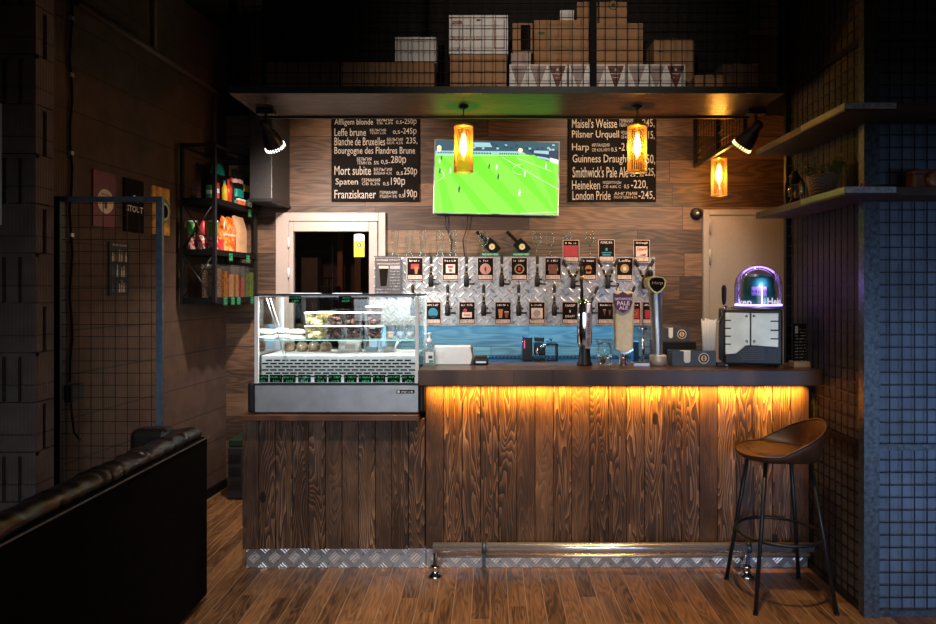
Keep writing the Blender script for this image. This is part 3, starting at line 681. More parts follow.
zb2 = carton('square brown carton right of the thick cage upright', pbox(592, 643, 23, None, 4.02, .24), 'card', lambda b, x0, x1, z0, z1, y: b.m(1).marks(x0+.03, x0+.2, z0+.20, z0+.206, y, 16).marks(x0+.03, x0+.17, z0+.17, z0+.178, y, 14), [INK])
zt_ = max(zb, zb2)
carton('brown carton on top of the leaf-print carton, cut off by the picture edge', (wx(577, 4.05), wx(597.5, 4.05), 4.05, 4.25, zb+.001, 3.36), 'card')
carton('brown carton with a round black print, on top of the square carton', (wx(599.5, 4.05), wx(627, 4.05), 4.05, 4.25, zb2+.001, 3.36), 'card', lambda b, x0, x1, z0, z1, y: b.m(1).disc(((x0+x1)/2, z0+.12), .03, y, 16).m(0).disc(((x0+x1)/2, z0+.12), .024, y-.0006, 16).m(1).disc(((x0+x1)/2, z0+.12), .012, y-.001, 12).marks(x0+.04, x1-.04, z0+.04, z0+.05, y, 5), [INK])
carton('brown carton standing behind the right glassware box', pbox(654, 694, 39, None, 4.06, .2), 'card', lambda b, x0, x1, z0, z1, y: b.m(1).disc((x0+.04, z1-.075), .018, y, 10, .006), [INK])
carton('low small carton right of the glassware boxes', pbox(695, 723, 75, None, 3.82, .2), 'card')
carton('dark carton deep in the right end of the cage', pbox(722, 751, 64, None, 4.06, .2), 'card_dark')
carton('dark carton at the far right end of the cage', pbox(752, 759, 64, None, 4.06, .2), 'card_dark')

# ================================================================ pendants
def pendant(name, x, y, ztop_ceiling, label):
    t = thing('pendant_lamp', label, 'lamp', (x, y, ztop_ceiling), 'amber glass pendant lamps'); z1, z0, r = 2.602, 2.322, .058
    MB().lathe([(.0, 0), (.03, -.002), (.03, -.008), (.012, -.018), (0, -.022)], (x, y, ztop_ceiling), 20).build('canopy', M['black'], t)
    MB().tube([(x, y, ztop_ceiling-.02), (x, y, z1)], .003, 6).build('cord', M['black'], t)
    MB().lathe([(0, z1+.006), (r, z1+.006), (r+.002, z1), (r+.002, z1-.008), (0, z1-.008)], (x, y, 0), 24).build('cap', M['brass'], t)
    m = MB(); n = 64
    m.lathe([(r, z0), (r, z1-.009)], (x, y, 0), n); o = m.build('lamp_shade', M['amber'], t)
    m = MB()
    for k in range(32):
        a = 2*PI*k/32; m.tube([(x+r*math.cos(a), y+r*math.sin(a), z0), (x+r*math.cos(a), y+r*math.sin(a), z1-.01)], .0011, 4, False)
    m.build('ribs', M['brass'], t)
    MB().tube([(x+r*math.cos(2*PI*i/28), y+r*math.sin(2*PI*i/28), z0) for i in range(28)], .0028, 6, closed=True).build('rim', M['brass'], t)
    MB().lathe([(0, -.008), (.013, -.01), (.014, -.05), (0, -.052)], (x, y, z1), 12).build('socket', M['brass'], t)
    MB().lathe([(.010, -.052), (.013, -.07), (.020, -.10), (.022, -.125), (.018, -.155), (.007, -.185), (0, -.19)], (x, y, z1), 16).build('bulb', M['bulb'], t)
    point('pendant_light', (x, y, z1-.125), 30, (1, .53, .17), .03)
pendant('a', wx(463.5, 4.05), 4.05, CZ0-.001, 'amber glass pendant lamp hanging in front of the television')
pendant('b', wx(637.2, 4.05), 4.05, CZ0-.001, 'amber glass pendant lamp hanging in front of the right chalkboard')
pendant('c', wx(719, 5.05), 5.05, 3.679, 'amber glass pendant lamp hanging above the grey door')

# ================================================================ spotlights
def spotlight(px, py, y, d, label, warm, pw):
    """py = picture height of the joint; d = pointing direction"""
    t = thing('spotlight', label, 'lamp', (wx(px, y), y, CZ0)); x = wx(px, y); d = Vector(d).normalized()
    MB().box(x-.055, x+.055, y-.03, y+.03, CZ0-.034, CZ0-.003, .004).build('mount', M['black'], t)
    j = Vector((x, y, CZ0-.115))
    MB().tube([(x, y, CZ0-.03), (x, y, CZ0-.075), j], .009, 8).build('stem', M['black'], t)
    m = MB(); m.M = Matrix.Translation(j) @ d.to_track_quat('Z', 'X').to_matrix().to_4x4()
    m.lathe([(0, -.05), (.022, -.045), (.026, -.02), (.030, .01), (.045, .04), (.055, .075), (.060, .12), (.060, .15), (.055, .15), (.052, .12), (.0, .09)], seg=24).build('head', M['black'], t)
    m = MB(); m.M = Matrix.Translation(j) @ d.to_track_quat('Z', 'X').to_matrix().to_4x4()
    m.tube([(-.03, -.0, -.02), (.03, 0, -.02)], .014, 10).build('joint', M['black'], t)
    m = MB(); m.M = Matrix.Translation(j) @ d.to_track_quat('Z', 'X').to_matrix().to_4x4()
    for k in range(22):
        a = 2*PI*k/22; c, s = math.cos(a), math.sin(a)
        m.tube([(c*.0612, s*.0612, .128), (c*.0612, s*.0612, .146)], .0035, 5)
    m.build('lit_slots', warm, t)
    m = MB(); m.M = Matrix.Translation(j) @ d.to_track_quat('Z', 'X').to_matrix().to_4x4()
    m.lathe([(0, .118), (.05, .118)], seg=20).build('lens', warm, t)
    spot('spotlight_beam', j+d*.17, j+d*2, pw[0], pw[1], 146, 1, .035)
spotlight(266, 118, 4.12, (.22, .75, -.80), 'black spotlight at the left end of the cage with white lit slots', M['lamp_white'], (165, (1, .83, .72)))
spotlight(756, 118, 4.12, (-.50, .55, -.80), 'black spotlight at the right end of the cage with amber lit slots', M['lamp_warm'], (90, (1, .74, .52)))
# unseen downlight added on the back beam to brighten the tap wall
t = thing('ceiling_spot', 'small added downlight at the back beam, lighting the tap wall', 'lamp', (-.05, 4.36, 2.82))
MB().lathe([(0, .0), (.035, 0), (.035, -.05), (.03, -.05), (.0, -.04)], (-.05, 4.36, 2.85), 16).box(-.06, -.04, 4.303, 4.34, 2.83, 2.85).build('housing', M['black'], t)
spot('tap_wall_fill', (-.05, 4.36, 2.79), (-.45, 5.15, 1.83), 135, (1, .97, .93), 42, .9, .03)

# ================================================================ television
TY = BW-.06; k = .012
tw, th = 125.6/F*TY, 74.5/F*TY
t = thing('television', 'flat television on the wall showing a football match', 'television', (wx(496.5, TY), TY, wz(177.5, TY)))
t.rotation_euler.y = math.radians(1.2)
o0 = org(t); ORG[t.name] = Vector((0, 0, 0))
MB().box(-tw/2, tw/2, 0, .035, -th/2, th/2, .004).build('casing', M['steel'], t)
MB().box(-.2, .2, .035, .057, -.15, .15).build('wall_bracket', M['black'], t)
s_ = MB(); S = [glow('tv_grass_a', (.20, .84, .04), 1.15), glow('tv_grass_b', (.27, .92, .075), 1.2), glow('tv_line', (.75, 1, .6), 1.2), glow('tv_stand', (.05, .13, .17), 1.), glow('tv_board', (.45, .75, .8), 1.0), glow('tv_white', (1, 1, .95), 1.3), glow('tv_dark', (.03, .06, .12), 1.), glow('tv_flare', (1, .75, .45), 1.5)]
w2, h2 = tw/2-.010, th/2-.010
def P(u, v, e=1): return (-w2+u*2*w2, -.0006*e, h2-v*2*h2)    # u right, v down
def q(pts, mi, e): s_.m(mi).poly([P(u, v, e) for u, v in pts][::-1])
q([(0, 0), (1, 0), (1, 1), (0, 1)], 0, 1)
for i in range(7):          # mowing stripes
    u = -.55+i*.30; q([(max(0, min(1, u+.0)), .19), (max(0, min(1, u+.14)), .19), (max(0, min(1, u+.62)), 1), (max(0, min(1, u+.42)), 1)], 1, 2)
q([(0, 0), (1, 0), (1, .10), (.78, .18), (.72, .17), (0, .19)], 3, 3)
q([(.0, .145), (.70, .13), (.74, .17), (0, .20)], 4, 4)
for a, b in ((.02, .2), (.26, .46), (.52, .68)):
    s_.m(6); [s_.rect(P(a+(b-a)*i/9, 0)[0], P(a+(b-a)*(i+.6)/9, 0)[0], P(0, .178)[2], P(0, .158)[2], -.003) for i in range(9)]
q([(.74, .10), (1, .10), (1, .30), (.84, .22)], 6, 4)
q([(.80, .115), (.92, .115), (.92, .165), (.80, .15)], 4, 5); q([(.82, .19), (.90, .21), (.98, .255), (.98, .275), (.83, .215)], 4, 5); q([(.93, .21), (1, .24), (1, .30), (.93, .265)], 5, 6)
for i in range(26):
    rr = random.Random(i); u, v = rr.uniform(.2, .98), rr.uniform(.01, .09); s_.m(rr.choice([4, 6, 6])).rect(P(u, 0)[0], P(u+.02, 0)[0], P(0, v+.025)[2], P(0, v)[2], -.0028)
q([(.30, .02), (.44, .02), (.46, .08), (.32, .085)], 4, 6)
def line(a, b, wd=.006):
    (u0, v0), (u1, v1) = a, b; q([(u0, v0), (u1, v1), (u1, v1+wd*1.6), (u0, v0+wd*1.6)], 2, 5)
line((.54, .21), (1, .64)); line((0, .205), (.76, .18), .004); line((.70, 1-.012), (1, .955)); line((.66, .22), (.95, .40), .004)
pts = [(.70+.07*math.cos(a), .38+.07*math.sin(a)) for a in [PI*.5+i*PI/8 for i in range(9)]]
for a, b in zip(pts, pts[1:]): line(a, b, .005)
pts = [(-.02+.09*math.cos(a), .48+.09*math.sin(a)) for a in [-PI*.4+i*PI/8 for i in range(8)]]
for a, b in zip(pts, pts[1:]): q([(max(0, a[0]), a[1]), (max(0, b[0]), b[1]), (max(0, b[0])+.008, b[1]), (max(0, a[0])+.008, a[1])], 2, 5)
for u, v, c in ((.05, .25, 6), (.035, .29, 5), (.04, .43, 6), (.44, .35, 6), (.50, .36, 5), (.515, .49, 6), (.73, .45, 5), (.90, .33, 5), (.20, .68, 6), (.69, .71, 5), (.125, .42, 5)):
    k = .55+v*.6; hh = .042*k; wd = .009*k
    q([(u-wd, v-hh*.1), (u-wd*.6, v-hh), (u+wd*.6, v-hh), (u+wd, v-hh*.1), (u+wd*.3, v+hh*.1), (u+wd*.8, v+hh), (u+wd*.2, v+hh), (u, v+hh*.3), (u-wd*.5, v+hh), (u-wd, v+hh)], c, 7)
    s_.disc((P(u, 0)[0], P(0, v-hh*1.2)[2]), .004*k, -.0045, 8)
for u, v in ((.03, .10), (.69, .115), (.03, .13)): s_.m(7).disc((P(u, 0)[0], P(0, v)[2]), .018, -.0032, 16)
s_.build('screen', S, t)
MB().box(-.03, .03, -.002, .0, -th/2+.002, -th/2+.008).build('badge', M['black'], t)
tag(MB().tube([(wx(445, BW-.03), BW-.03, wz(214, BW)), (wx(447, BW-.02), BW-.02, wz(228, BW)), (wx(452, BW-.02), BW-.02, wz(240, BW)), (wx(451, BW-.02), BW-.02, wz(258, BW))], .006, 6).build('cable', M['black']), 'left of the two black cables hanging below the television', 'cable', 'television cables')
tag(MB().tube([(wx(468, BW-.03), BW-.03, wz(214, BW)), (wx(467, BW-.02), BW-.02, wz(228, BW)), (wx(463, BW-.02), BW-.02, wz(240, BW)), (wx(465, BW-.02), BW-.02, wz(258, BW))], .004, 6).build('cable', M['black']), 'right, thinner of the two cables hanging below the television', 'cable', 'television cables')

# ================================================================ chalkboards
def chalkboard(x0, x1, y0, y1, rows, label):
    y = BW-.02; X = lambda p: wx(p, y); Z = lambda p: wz(p, y)
    t = thing('chalkboard', label, 'menu board', (X((x0+x1)/2), y, Z(y1)))
    MB().box(X(x0), X(x1), y, BW-.001, Z(y1), Z(y0)).build('board', M['chalk'], t)
    for row in rows:
        m = MB()
        for s, a, b, c, d in row: m.text(s, X(a), X(b), Z(d), Z(c), y-.0015, font_bold=.002)
        m.build('chalk_line', M['chalk_ink'], t)
def sm(top, bot, a, b, c, d): return [(top, a, b, c, (c+d)/2-.3), (bot, a, b, (c+d)/2+.5, d)]
L = []
L += [[('Affligem blonde', 334.5, 373, 119, 126.5)]+sm('БЕЛЬГИЯ', 'СВ. 6,8%', 377, 393, 119, 124.5)+[('0,5', 396, 402, 120.5, 124.5), ('-250р', 402.5, 416.5, 118.5, 125.5)]]
L += [[('Leffe brune', 334.5, 366, 128.5, 136)]+sm('БЕЛЬГИЯ', 'ТЕМН 6,5%', 370, 386, 129, 134.5)+[('0,5', 393, 400, 130.5, 134.5), ('-245р', 401, 416.5, 128, 135.5)]]
L += [[('Blanche de Bruxelles', 334.5, 385, 137.5, 145.5)]+sm('БЕЛЬГИЯ', 'БЕЛ. 4,5%', 387, 403, 138, 144.5)+[('235,', 406, 417.5, 137.5, 144.5)]]
L += [[('Bourgogne des Flandres Brune', 334.5, 415, 147, 156)]+sm('БЕЛЬГИЯ', 'ТЕМН 5%', 357, 371.5, 157.5, 164.5)+[('5%', 374, 379, 161, 164.5), ('0,5-', 381, 390, 160, 164.5), ('280р', 391, 406, 156, 165)]]
L += [[('Mort subite', 334.5, 371, 166, 175)]+sm('БЕЛЬГИЯ', 'ВИШНЯ 4,3%', 374, 392, 168, 175)+[('0,5', 396.5, 403, 171.5, 175.5), ('250р', 404, 417, 167.5, 176.5)]]
L += [[('Spaten', 335.5, 358, 178.5, 186.5)]+sm('ГЕРМАНИЯ', 'СВ 5,2%', 362, 380, 178.5, 185.5)+[('0,5', 383, 389, 182, 186), ('190р', 391, 405, 177.5, 187)]]
L += [[('Franziskaner', 334.5, 376, 190, 198.5)]+sm('ГЕРМАНИЯ', 'ПШЕН 5%', 380, 397, 191, 198)+[('0,5', 399, 404, 194, 198), ('190р', 404.5, 417, 189.5, 199.5)]]
chalkboard(331.5, 419, 117.5, 201.5, L, 'black chalkboard of beer prices left of the television')
R = []
R += [[("Maisel's Weisse", 572, 617, 118.5, 128)]+sm('ГЕРМАНИЯ', 'ПШЕН 5,2%', 619.5, 633, 119, 127)+[('-245,', 640, 654.5, 119, 128)]]
R += [[('Pilsner Urquell', 572, 619, 130.5, 140)]+sm('ЧЕХИЯ', 'СВ 4,4%', 621, 629, 131, 139)+[('215,', 644, 654.5, 131, 140)]]
R += [[('Harp', 572, 589, 143.5, 152.5)]+sm('ИРЛАНДИЯ', 'СВ 4,3% ИРЛ', 592, 609.5, 143.5, 152)+[('0.5', 611, 617, 147.5, 151.5), ('-210,', 619, 634, 143, 152)]]
R += [[('Guinness Draught', 572.5, 629, 154.5, 165), ('-250,', 640, 655, 154.5, 165)]]
R += [[("Smithwick's Pale Ale", 572.5, 628, 166.5, 177.5)]+sm('ИРЛАНДИЯ', '0,5', 630, 644, 171, 177)+[('-225,', 643, 655, 168, 177)]]
R += [[('Heineken', 572, 600, 180.5, 189.5)]+sm('НИДЕРЛАНДЫ', 'СВ 4,8% С', 603, 621, 181, 188.5)+[('0,5', 624, 629, 184.5, 189), ('-220,', 631, 647.5, 180, 189.5)]]
R += [[('London Pride', 572.5, 610.5, 191, 200)]+sm('АНГЛИЯ', 'ПОЛУТЕМН 4,7%', 614, 637, 192, 199)+[('-245,', 638.5, 654.5, 191, 200)]]
chalkboard(568.5, 656, 117.5, 201.5, R, 'black chalkboard of beer prices right of the television, behind a lamp')

# ================================================================ tap wall
FY = 5.15
fx0, fx1, fz0, fz1 = wx(374, FY), wx(655, FY), wz(325.5, FY), wz(256.5, FY)
t = thing('tap_wall_box', 'long tread plate box on the back wall carrying the beer taps', 'tap wall', ((fx0+fx1)/2, 5.3, fz0))
MB().box(fx0, fx1, FY, FY+.003, fz0, fz1).build('front_plate', M['tread'], t)
MB().box(fx0, fx1, FY+.0035, BW-.001, fz0+.002, fz1-.002).build('box_body', M['blackm'], t)
MB().box(fx0-.002, fx1+.002, FY-.003, BW-.002, fz1-.0015, fz1+.004).build('top_board', mat('box_top', (.06, .045, .04), .4), t)
# taps
def tap_proto(label, fork=0, handle=True):
    t = thing('beer_tap', label, 'beer tap', (0, 0, 0), 'beer taps on the tread plate wall')
    MB().tube([(0, 0, 0), (0, -.055, 0)], .013, 12).build('shank', M['chrome'], t)
    m = MB(); m.tube([(0, -.05, -.045), (0, -.05, -.03), (0, -.05, .03), (0, -.05, .052)], [.016, .021, .019, .012], 14)
    m.build('body', M['black'], t)
    m = MB(); m.tube([(.0, -.05, -.02), (.03, -.06, -.022), (.062, -.065, -.022)], .007, 8).build('spout', M['black'], t)
    MB().tube([(.012, -.055, .012), (.030, -.06, .012), (.036, -.06, .012)], [.005, .009, .004], 8).build('flow_knob', M['black'], t)
    ang = {0: [0], 1: [-.42, .42], 2: [.42]}[fork]
    for a in ang:
        s, c = math.sin(a), math.cos(a); pts = lambda r0: (s*r0+(.012 if a > 0 and fork == 1 else -.012 if fork == 1 else 0), -.05, .045+c*r0)
        h = MB().tube([pts(0), pts(.02), pts(.05), pts(.10), pts(.135), pts(.152)], [.010, .011, .009, .0115, .0125, .008], 12).build('handle', M['black'], t)
        MB().tube([pts(.055), pts(.088)], .0108, 12).build('silver_label', M['silver'], h)
        MB().tube([pts(.02), pts(.026)], .0125, 12).build('gold_ring', M['brass'], h)
    return t
protos = {}
def tap(px, py, fork, label):
    loc = (wx(px, FY-.05), FY, wz(py, FY-.05))
    if fork not in protos: o = protos[fork] = tap_proto(label, fork); o.location = loc
    else: o = dup(protos[fork], loc, label)
    return o
TS = 1.0
for px, lab in ((431, 'upper row beer tap between the KRIEK-like red beer sign and the white crest sign, leftmost'), (466.5, 'upper row beer tap left of the round pink badge sign'), (501.8, 'upper row beer tap right of the round pink badge sign'), (537.4, 'upper row beer tap right of the gold monk badge sign')):
    tap(px, 281, 0, {431: 'leftmost black beer tap of the upper row'}.get(px, lab.replace('upper row', 'black upper row')))
for px, lab in ((573, 'forked two-handled beer tap under the red sign'), (608, 'forked two-handled beer tap under the black and blue sign'), (644.5, 'forked two-handled beer tap at the right end, under the red script sign')):
    tap(px, 283, 1, lab)
for px, lab in ((412.8, 'beer tap half hidden behind the top of the pastry case'), (447.6, 'lower row beer tap above the left end of the white box'), (483.7, 'lower row beer tap between the red cap sign and the beer glass sign'), (518.8, 'lower row beer tap above the black coffee gear, right of the beer glass sign'), (554.4, 'lower row beer tap left of the sign reading HARP')):
    tap(px, 310, 0, lab)
tap(590, 310, 2, 'lower row beer tap leaning right, behind the chrome beer font')
tap(627, 310, 2, 'lower row beer tap leaning right, behind the pale ale font')
# signs
def sgn(px, py0, py1, label, art, mats, y=FY-.012, hw=8.2):
    m = MB(); x0, x1, z0, z1 = wx(px-hw, y), wx(px+hw, y), wz(py1, y), wz(py0, y)
    m.box(x0, x1, y, y+.008, z0, z1); w_, h = x1-x0, z1-z0; yy = y-.001; X = lambda u: x0+u*w_; Z = lambda v: z1-v*h
    m.m(1).rect(X(.08), X(.92), Z(.94), Z(.77), yy)
    m.m(0)
    for k_ in range(2): m.text('0,5л', X(.13), X(.36), Z(.845+k_*.07), Z(.795+k_*.07), yy-.0006); m.marks(X(.45), X(.88), Z(.835+k_*.07), Z(.80+k_*.07), yy-.0006, 6, random.Random(px))
    m.m(1).rect(X(0), X(.03), Z(1), Z(0), yy).rect(X(.97), X(1), Z(1), Z(0), yy).rect(X(0), X(1), Z(.02), Z(0), yy).rect(X(0), X(1), Z(1), Z(.98), yy)
    art(m, X, Z, yy-.0008)
    return tag(m.build('beer_sign', [M['chalk'], M['sign_ink']]+list(mats)), label, 'sign', 'beer signs on the tap wall')
M['sign_ink'] = mat('sign_ink', (.58, .44, .37), .6)
def mk(n, seed=1):
    def f(m, X, Z, y): m.m(1).marks(X(.15), X(.85), Z(.18), Z(.09), y, n, random.Random(seed))
    return f
def head(s): return lambda m, X, Z, y: m.m(1).text(s, X(.15), X(.85), Z(.19), Z(.08), y, font_bold=.02)
def comp(*fs): return lambda m, X, Z, y: [f(m, X, Z, y) for f in fs]
def blk(mi, u0, u1, v0, v1): return lambda m, X, Z, y: m.m(mi).rect(X(u0), X(u1), Z(v1), Z(v0), y-.0004*mi)
def dsc(mi, u, v, r): return lambda m, X, Z, y: m.m(mi).disc((X(u), Z(v)), r*(X(1)-X(0)), y-.0004*mi, 18)
def glassart(mi, u0, u1, v0, v1): return lambda m, X, Z, y: m.m(mi).poly([(X(u0), y-.001*mi, Z(v0)), (X(u0+.06), y-.001*mi, Z(v1)), (X(u1-.06), y-.001*mi, Z(v1)), (X(u1), y-.001*mi, Z(v0))])
R_, O_, G_, P_, B_ = mat('sign_red', (.32, .02, .025), .5), mat('amber_print', (.35, .13, .03), .5), M['brass'], mat('pink_print', (.42, .20, .17), .6), mat('blue_print', (.02, .16, .24), .6)
sgn(415, 257.5, 280.5, 'red and dark upper row sign with an amber glass, directly right of the stout poster', comp(mk(5, 2), blk(2, .25, .75, .28, .5), glassart(3, .45, .7, .4, .72), blk(1, .45, .7, .38, .42)), [R_, O_])
sgn(450.5, 257.5, 280.5, 'upper row sign with a white crest and red figures', comp(mk(5, 3), blk(1, .22, .78, .3, .68), blk(2, .35, .65, .36, .45), blk(2, .42, .58, .5, .62)), [R_])
sgn(485.4, 257.5, 280.5, 'upper row sign with a round pink badge and black I', comp(mk(6, 4), dsc(2, .5, .5, .34), dsc(1, .5, .5, .26), blk(2, .46, .54, .4, .6)), [P_])
sgn(519.3, 257.5, 280.5, 'upper row sign with a round gold and red badge', comp(mk(7, 5), dsc(2, .5, .5, .3), dsc(3, .5, .5, .22), blk(4, .42, .58, .42, .58)), [mat('dull_gold', (.28, .17, .05), .5), M['chalk'], R_])
sgn(553, 257.5, 280.5, 'upper row sign with a cream foam cap, right of the gold badge sign', comp(mk(6, 6), glassart(2, .2, .8, .3, .72), blk(1, .2, .8, .36, .56)), [M['brown']])
sgn(588.5, 257.5, 280.5, 'upper row sign with an orange figure, between the first two forked taps', comp(mk(6, 7), dsc(2, .5, .48, .2), blk(2, .35, .65, .5, .7)), [O_])
sgn(624.6, 257.5, 280.5, 'upper row sign reading Leffe over a gold shield', comp(head('Leffe'), dsc(2, .5, .48, .27), blk(3, .4, .6, .4, .56)), [mat('dull_gold_b', (.30, .18, .05), .5), M['cream']])
sgn(571, 240, 262.5, 'raised red sign standing above the tap wall', comp(mk(7, 8), blk(2, .08, .92, .24, .74), blk(1, .3, .7, .4, .44), blk(1, .35, .65, .48, .51)), [R_], FY-.03)
sgn(606.5, 239.5, 262, 'raised black sign with blue lettering standing above the tap wall', comp(head('PUNK IPA'), blk(2, .2, .8, .56, .61), blk(2, .25, .75, .65, .72), blk(2, .44, .56, .38, .50)), [B_], FY-.03)
sgn(641.6, 240, 262.5, 'raised sign reading Stiegl with red script on white', comp(head('Stiegl'), blk(1, .15, .85, .28, .74), lambda m, X, Z, y: m.m(2).text('Stiegl', X(.18), X(.84), Z(.52), Z(.33), y-.0015, .3, font_bold=.03), lambda m, X, Z, y: m.m(2).poly([(X(.3), y-.0015, Z(.68)), (X(.78), y-.0015, Z(.6)), (X(.72), y-.0015, Z(.72))][::1])), [R_], FY-.03)
sgn(433, 301.8, 324.8, 'lower row sign with a dark blue round crest, above the sanitizer', comp(mk(6, 9), dsc(2, .5, .48, .3), dsc(1, .5, .46, .12), blk(2, .3, .7, .6, .66)), [B_])
sgn(467, 301.8, 324.8, 'lower row sign with a red cap over a cream label', comp(mk(8, 10), blk(1, .2, .8, .45, .68), dsc(2, .38, .38, .12), blk(2, .3, .7, .55, .6)), [R_])
sgn(503, 301.8, 324.8, 'lower row sign with two small amber beer glasses', comp(mk(8, 11), glassart(2, .2, .5, .32, .7), glassart(3, .58, .85, .45, .7), blk(1, .58, .85, .42, .48)), [O_, M['brown']])
sgn(536.9, 301.8, 324.8, 'lower row sign with a white engraved picture, left of the HARP sign', comp(mk(8, 12), blk(1, .15, .85, .27, .72), dsc(2, .5, .5, .22), blk(1, .42, .58, .44, .56), blk(2, .2, .8, .66, .69)), [mat('grey_print', (.25, .22, .21), .6)])
sgn(570, 301.8, 324.8, 'lower row sign reading HARP DRAFT in white on black', comp(lambda m, X, Z, y: m.m(1).text('HARP', X(.22), X(.8), Z(.22), Z(.10), y, font_bold=.02).text('DRAFT', X(.22), X(.8), Z(.68), Z(.58), y, font_bold=.02), blk(1, .46, .54, .36, .46)), [])
sgn(607, 301.8, 324.8, 'wide lower row sign between the chrome and the pale ale fonts', comp(mk(8, 13), glassart(2, .3, .44, .35, .6), glassart(2, .56, .7, .35, .6), blk(1, .3, .44, .33, .38)), [M['brown']], FY-.012, 10)
sgn(634, 301.8, 324.8, 'lower row sign with red fruit, right of the pale ale font', comp(mk(6, 14), blk(2, .3, .9, .3, .72), dsc(3, .6, .5, .15)), [R_, O_], FY-.012, 6.5)
sgn(648, 301.8, 324.8, 'last lower row sign with red fruit, half hidden by the grey font', comp(mk(6, 15), blk(2, .2, .8, .35, .72)), [R_], FY-.012, 5.5)
# stout poster at the left end
y = FY-.04; m = MB(); X = lambda p: wx(p, y); Z = lambda p: wz(p, y)
m.box(X(375), X(401.5), y, y+.01, Z(294), Z(257.5)).m(1).text('СУХОЙ СТАУТ', X(376.5), X(400), Z(261), Z(258.8), y-.001, font_bold=.02).text('ИРЛАНДСКИЙ', X(377), X(399.5), Z(264.8), Z(262.6), y-.001, font_bold=.02)
m.m(2).poly([(X(379), y-.001, Z(266)), (X(380.5), y-.001, Z(286)), (X(386.5), y-.001, Z(286)), (X(388.5), y-.001, Z(266))]).m(1).rect(X(379), X(388.5), Z(268.5), Z(266), y-.002)
m.m(3)
for i in range(7): m.marks(X(390), X(400.5), Z(272+i*3.0), Z(270.4+i*3.0), y-.001, 9, random.Random(i))
m.marks(X(376), X(389), Z(290), Z(288.4), y-.001, 10).marks(X(376), X(389), Z(293), Z(291.5), y-.001, 10).rect(X(390), X(400), Z(269), Z(265.7), y-.001)
tag(m.build('stout_poster', [mat('poster_grey', (.06, .06, .065), .6), M['sign_ink'], M['chalk'], mat('poster_grey_b', (.30, .30, .32), .6)]), 'dark grey poster with a pint of stout at the left end of the tap wall', 'poster')
# glasses on the box
gz0 = fz1+.0045
def wheat(px, label, g='tall beer glasses on the tap wall'):
    x = wx(px, 5.24); t = thing('beer_glass', label, 'glass', (x, 5.24, gz0), g)
    MB().lathe([(0, .002), (.026, .002), (.028, .01), (.020, .03), (.022, .07), (.030, .13), (.033, .17), (.030, .20)], (x, 5.24, gz0), 18).build('bowl', M['glass_g'], t)
    MB().tube([(x+.030*math.cos(2*PI*i/20), 5.24+.030*math.sin(2*PI*i/20), gz0+.2) for i in range(20)], .0016, 5, closed=True).build('rim', M['glass'], t)
    return t
for px, l in ((395, 'tall beer glass above the stout poster, first of five'), (409.6, 'second tall beer glass from the left on the tap wall'), (423, 'third tall beer glass from the left on the tap wall'), (440, 'tall beer glass left of the television cables'), (453, 'tall beer glass standing right at the television cables')): wheat(px, l)
def wine(px, label, y=5.24):
    x = wx(px, y); t = thing('wine_glass', label, 'glass', (x, y, gz0), 'wine glasses on the tap wall')
    MB().lathe([(.0, .001), (.033, .001), (.033, .004), (.006, .010), (.0035, .02), (.0035, .075), (.012, .085), (.034, .105), (.042, .135), (.038, .17), (.033, .19)], (x, y, gz0), 20).build('glass_body', M['glass_g'], t)
    MB().tube([(x+.033*math.cos(2*PI*i/20), y+.033*math.sin(2*PI*i/20), gz0+.19) for i in range(20)], .0014, 5, closed=True).build('rim', M['glass'], t)
for px, l in ((483.5, 'wine glass in front of the left cutting paddle'), (536.8, 'wine glass right of the right cutting paddle'), (550, 'wine glass left of the raised red sign'), (567, 'wine glass behind the raised red sign'), (590, 'wine glass between the raised red and black signs')): wine(px, l)
# cutting paddles leaning on the wall
def paddle(px, label):
    y = 5.37; t = thing('cutting_paddle', label, 'board', (wx(px, y), y, gz0), 'cutting paddles on the tap wall')
    Mx = Matrix.Translation((wx(px, y), y, gz0+.085)) @ Matrix.Rotation(math.radians(45), 4, 'Y')
    m = MB(); m.M = Mx; m.box(-.062, .062, -.012, 0, -.045, .045, .006).box(-.175, -.06, -.012, 0, -.013, .013, .005)
    # handle rises to the upper left
    m.M = Mx; o = m.build('board', M['blackm'], t)
    m = MB(); m.M = Mx; m.disc((0, 0), .025, -.0135, 20).m(1).disc((0, 0), .019, -.0145, 20).m(0).disc((0, 0), .010, -.0155, 14); m.build('badge', [M['brass'], M['cream']], t)
for px, l in ((492, 'black cutting paddle with round badge, left of the two'), (522, 'black cutting paddle with round badge, right of the two')): paddle(px, l)
for px, l in ((490.5, 'green RESERVED sign under the left cutting paddle'), (521.5, 'green RESERVED sign under the right cutting paddle')):
    y = 5.17; m = MB().box(wx(px-10.5, y), wx(px+10, y), y, y+.02, gz0, gz0+.026); m.m(1).text('RESERVED', wx(px-8, y), wx(px+8, y), gz0+.006, gz0+.020, y-.001, font_bold=.03)
    tag(m.build('reserved_sign', [mat('reserved_green', (.01, .06, .03), .5), mat('reserved_ink', (.25, .75, .45), .5)]), l, 'sign', 'reserved signs')

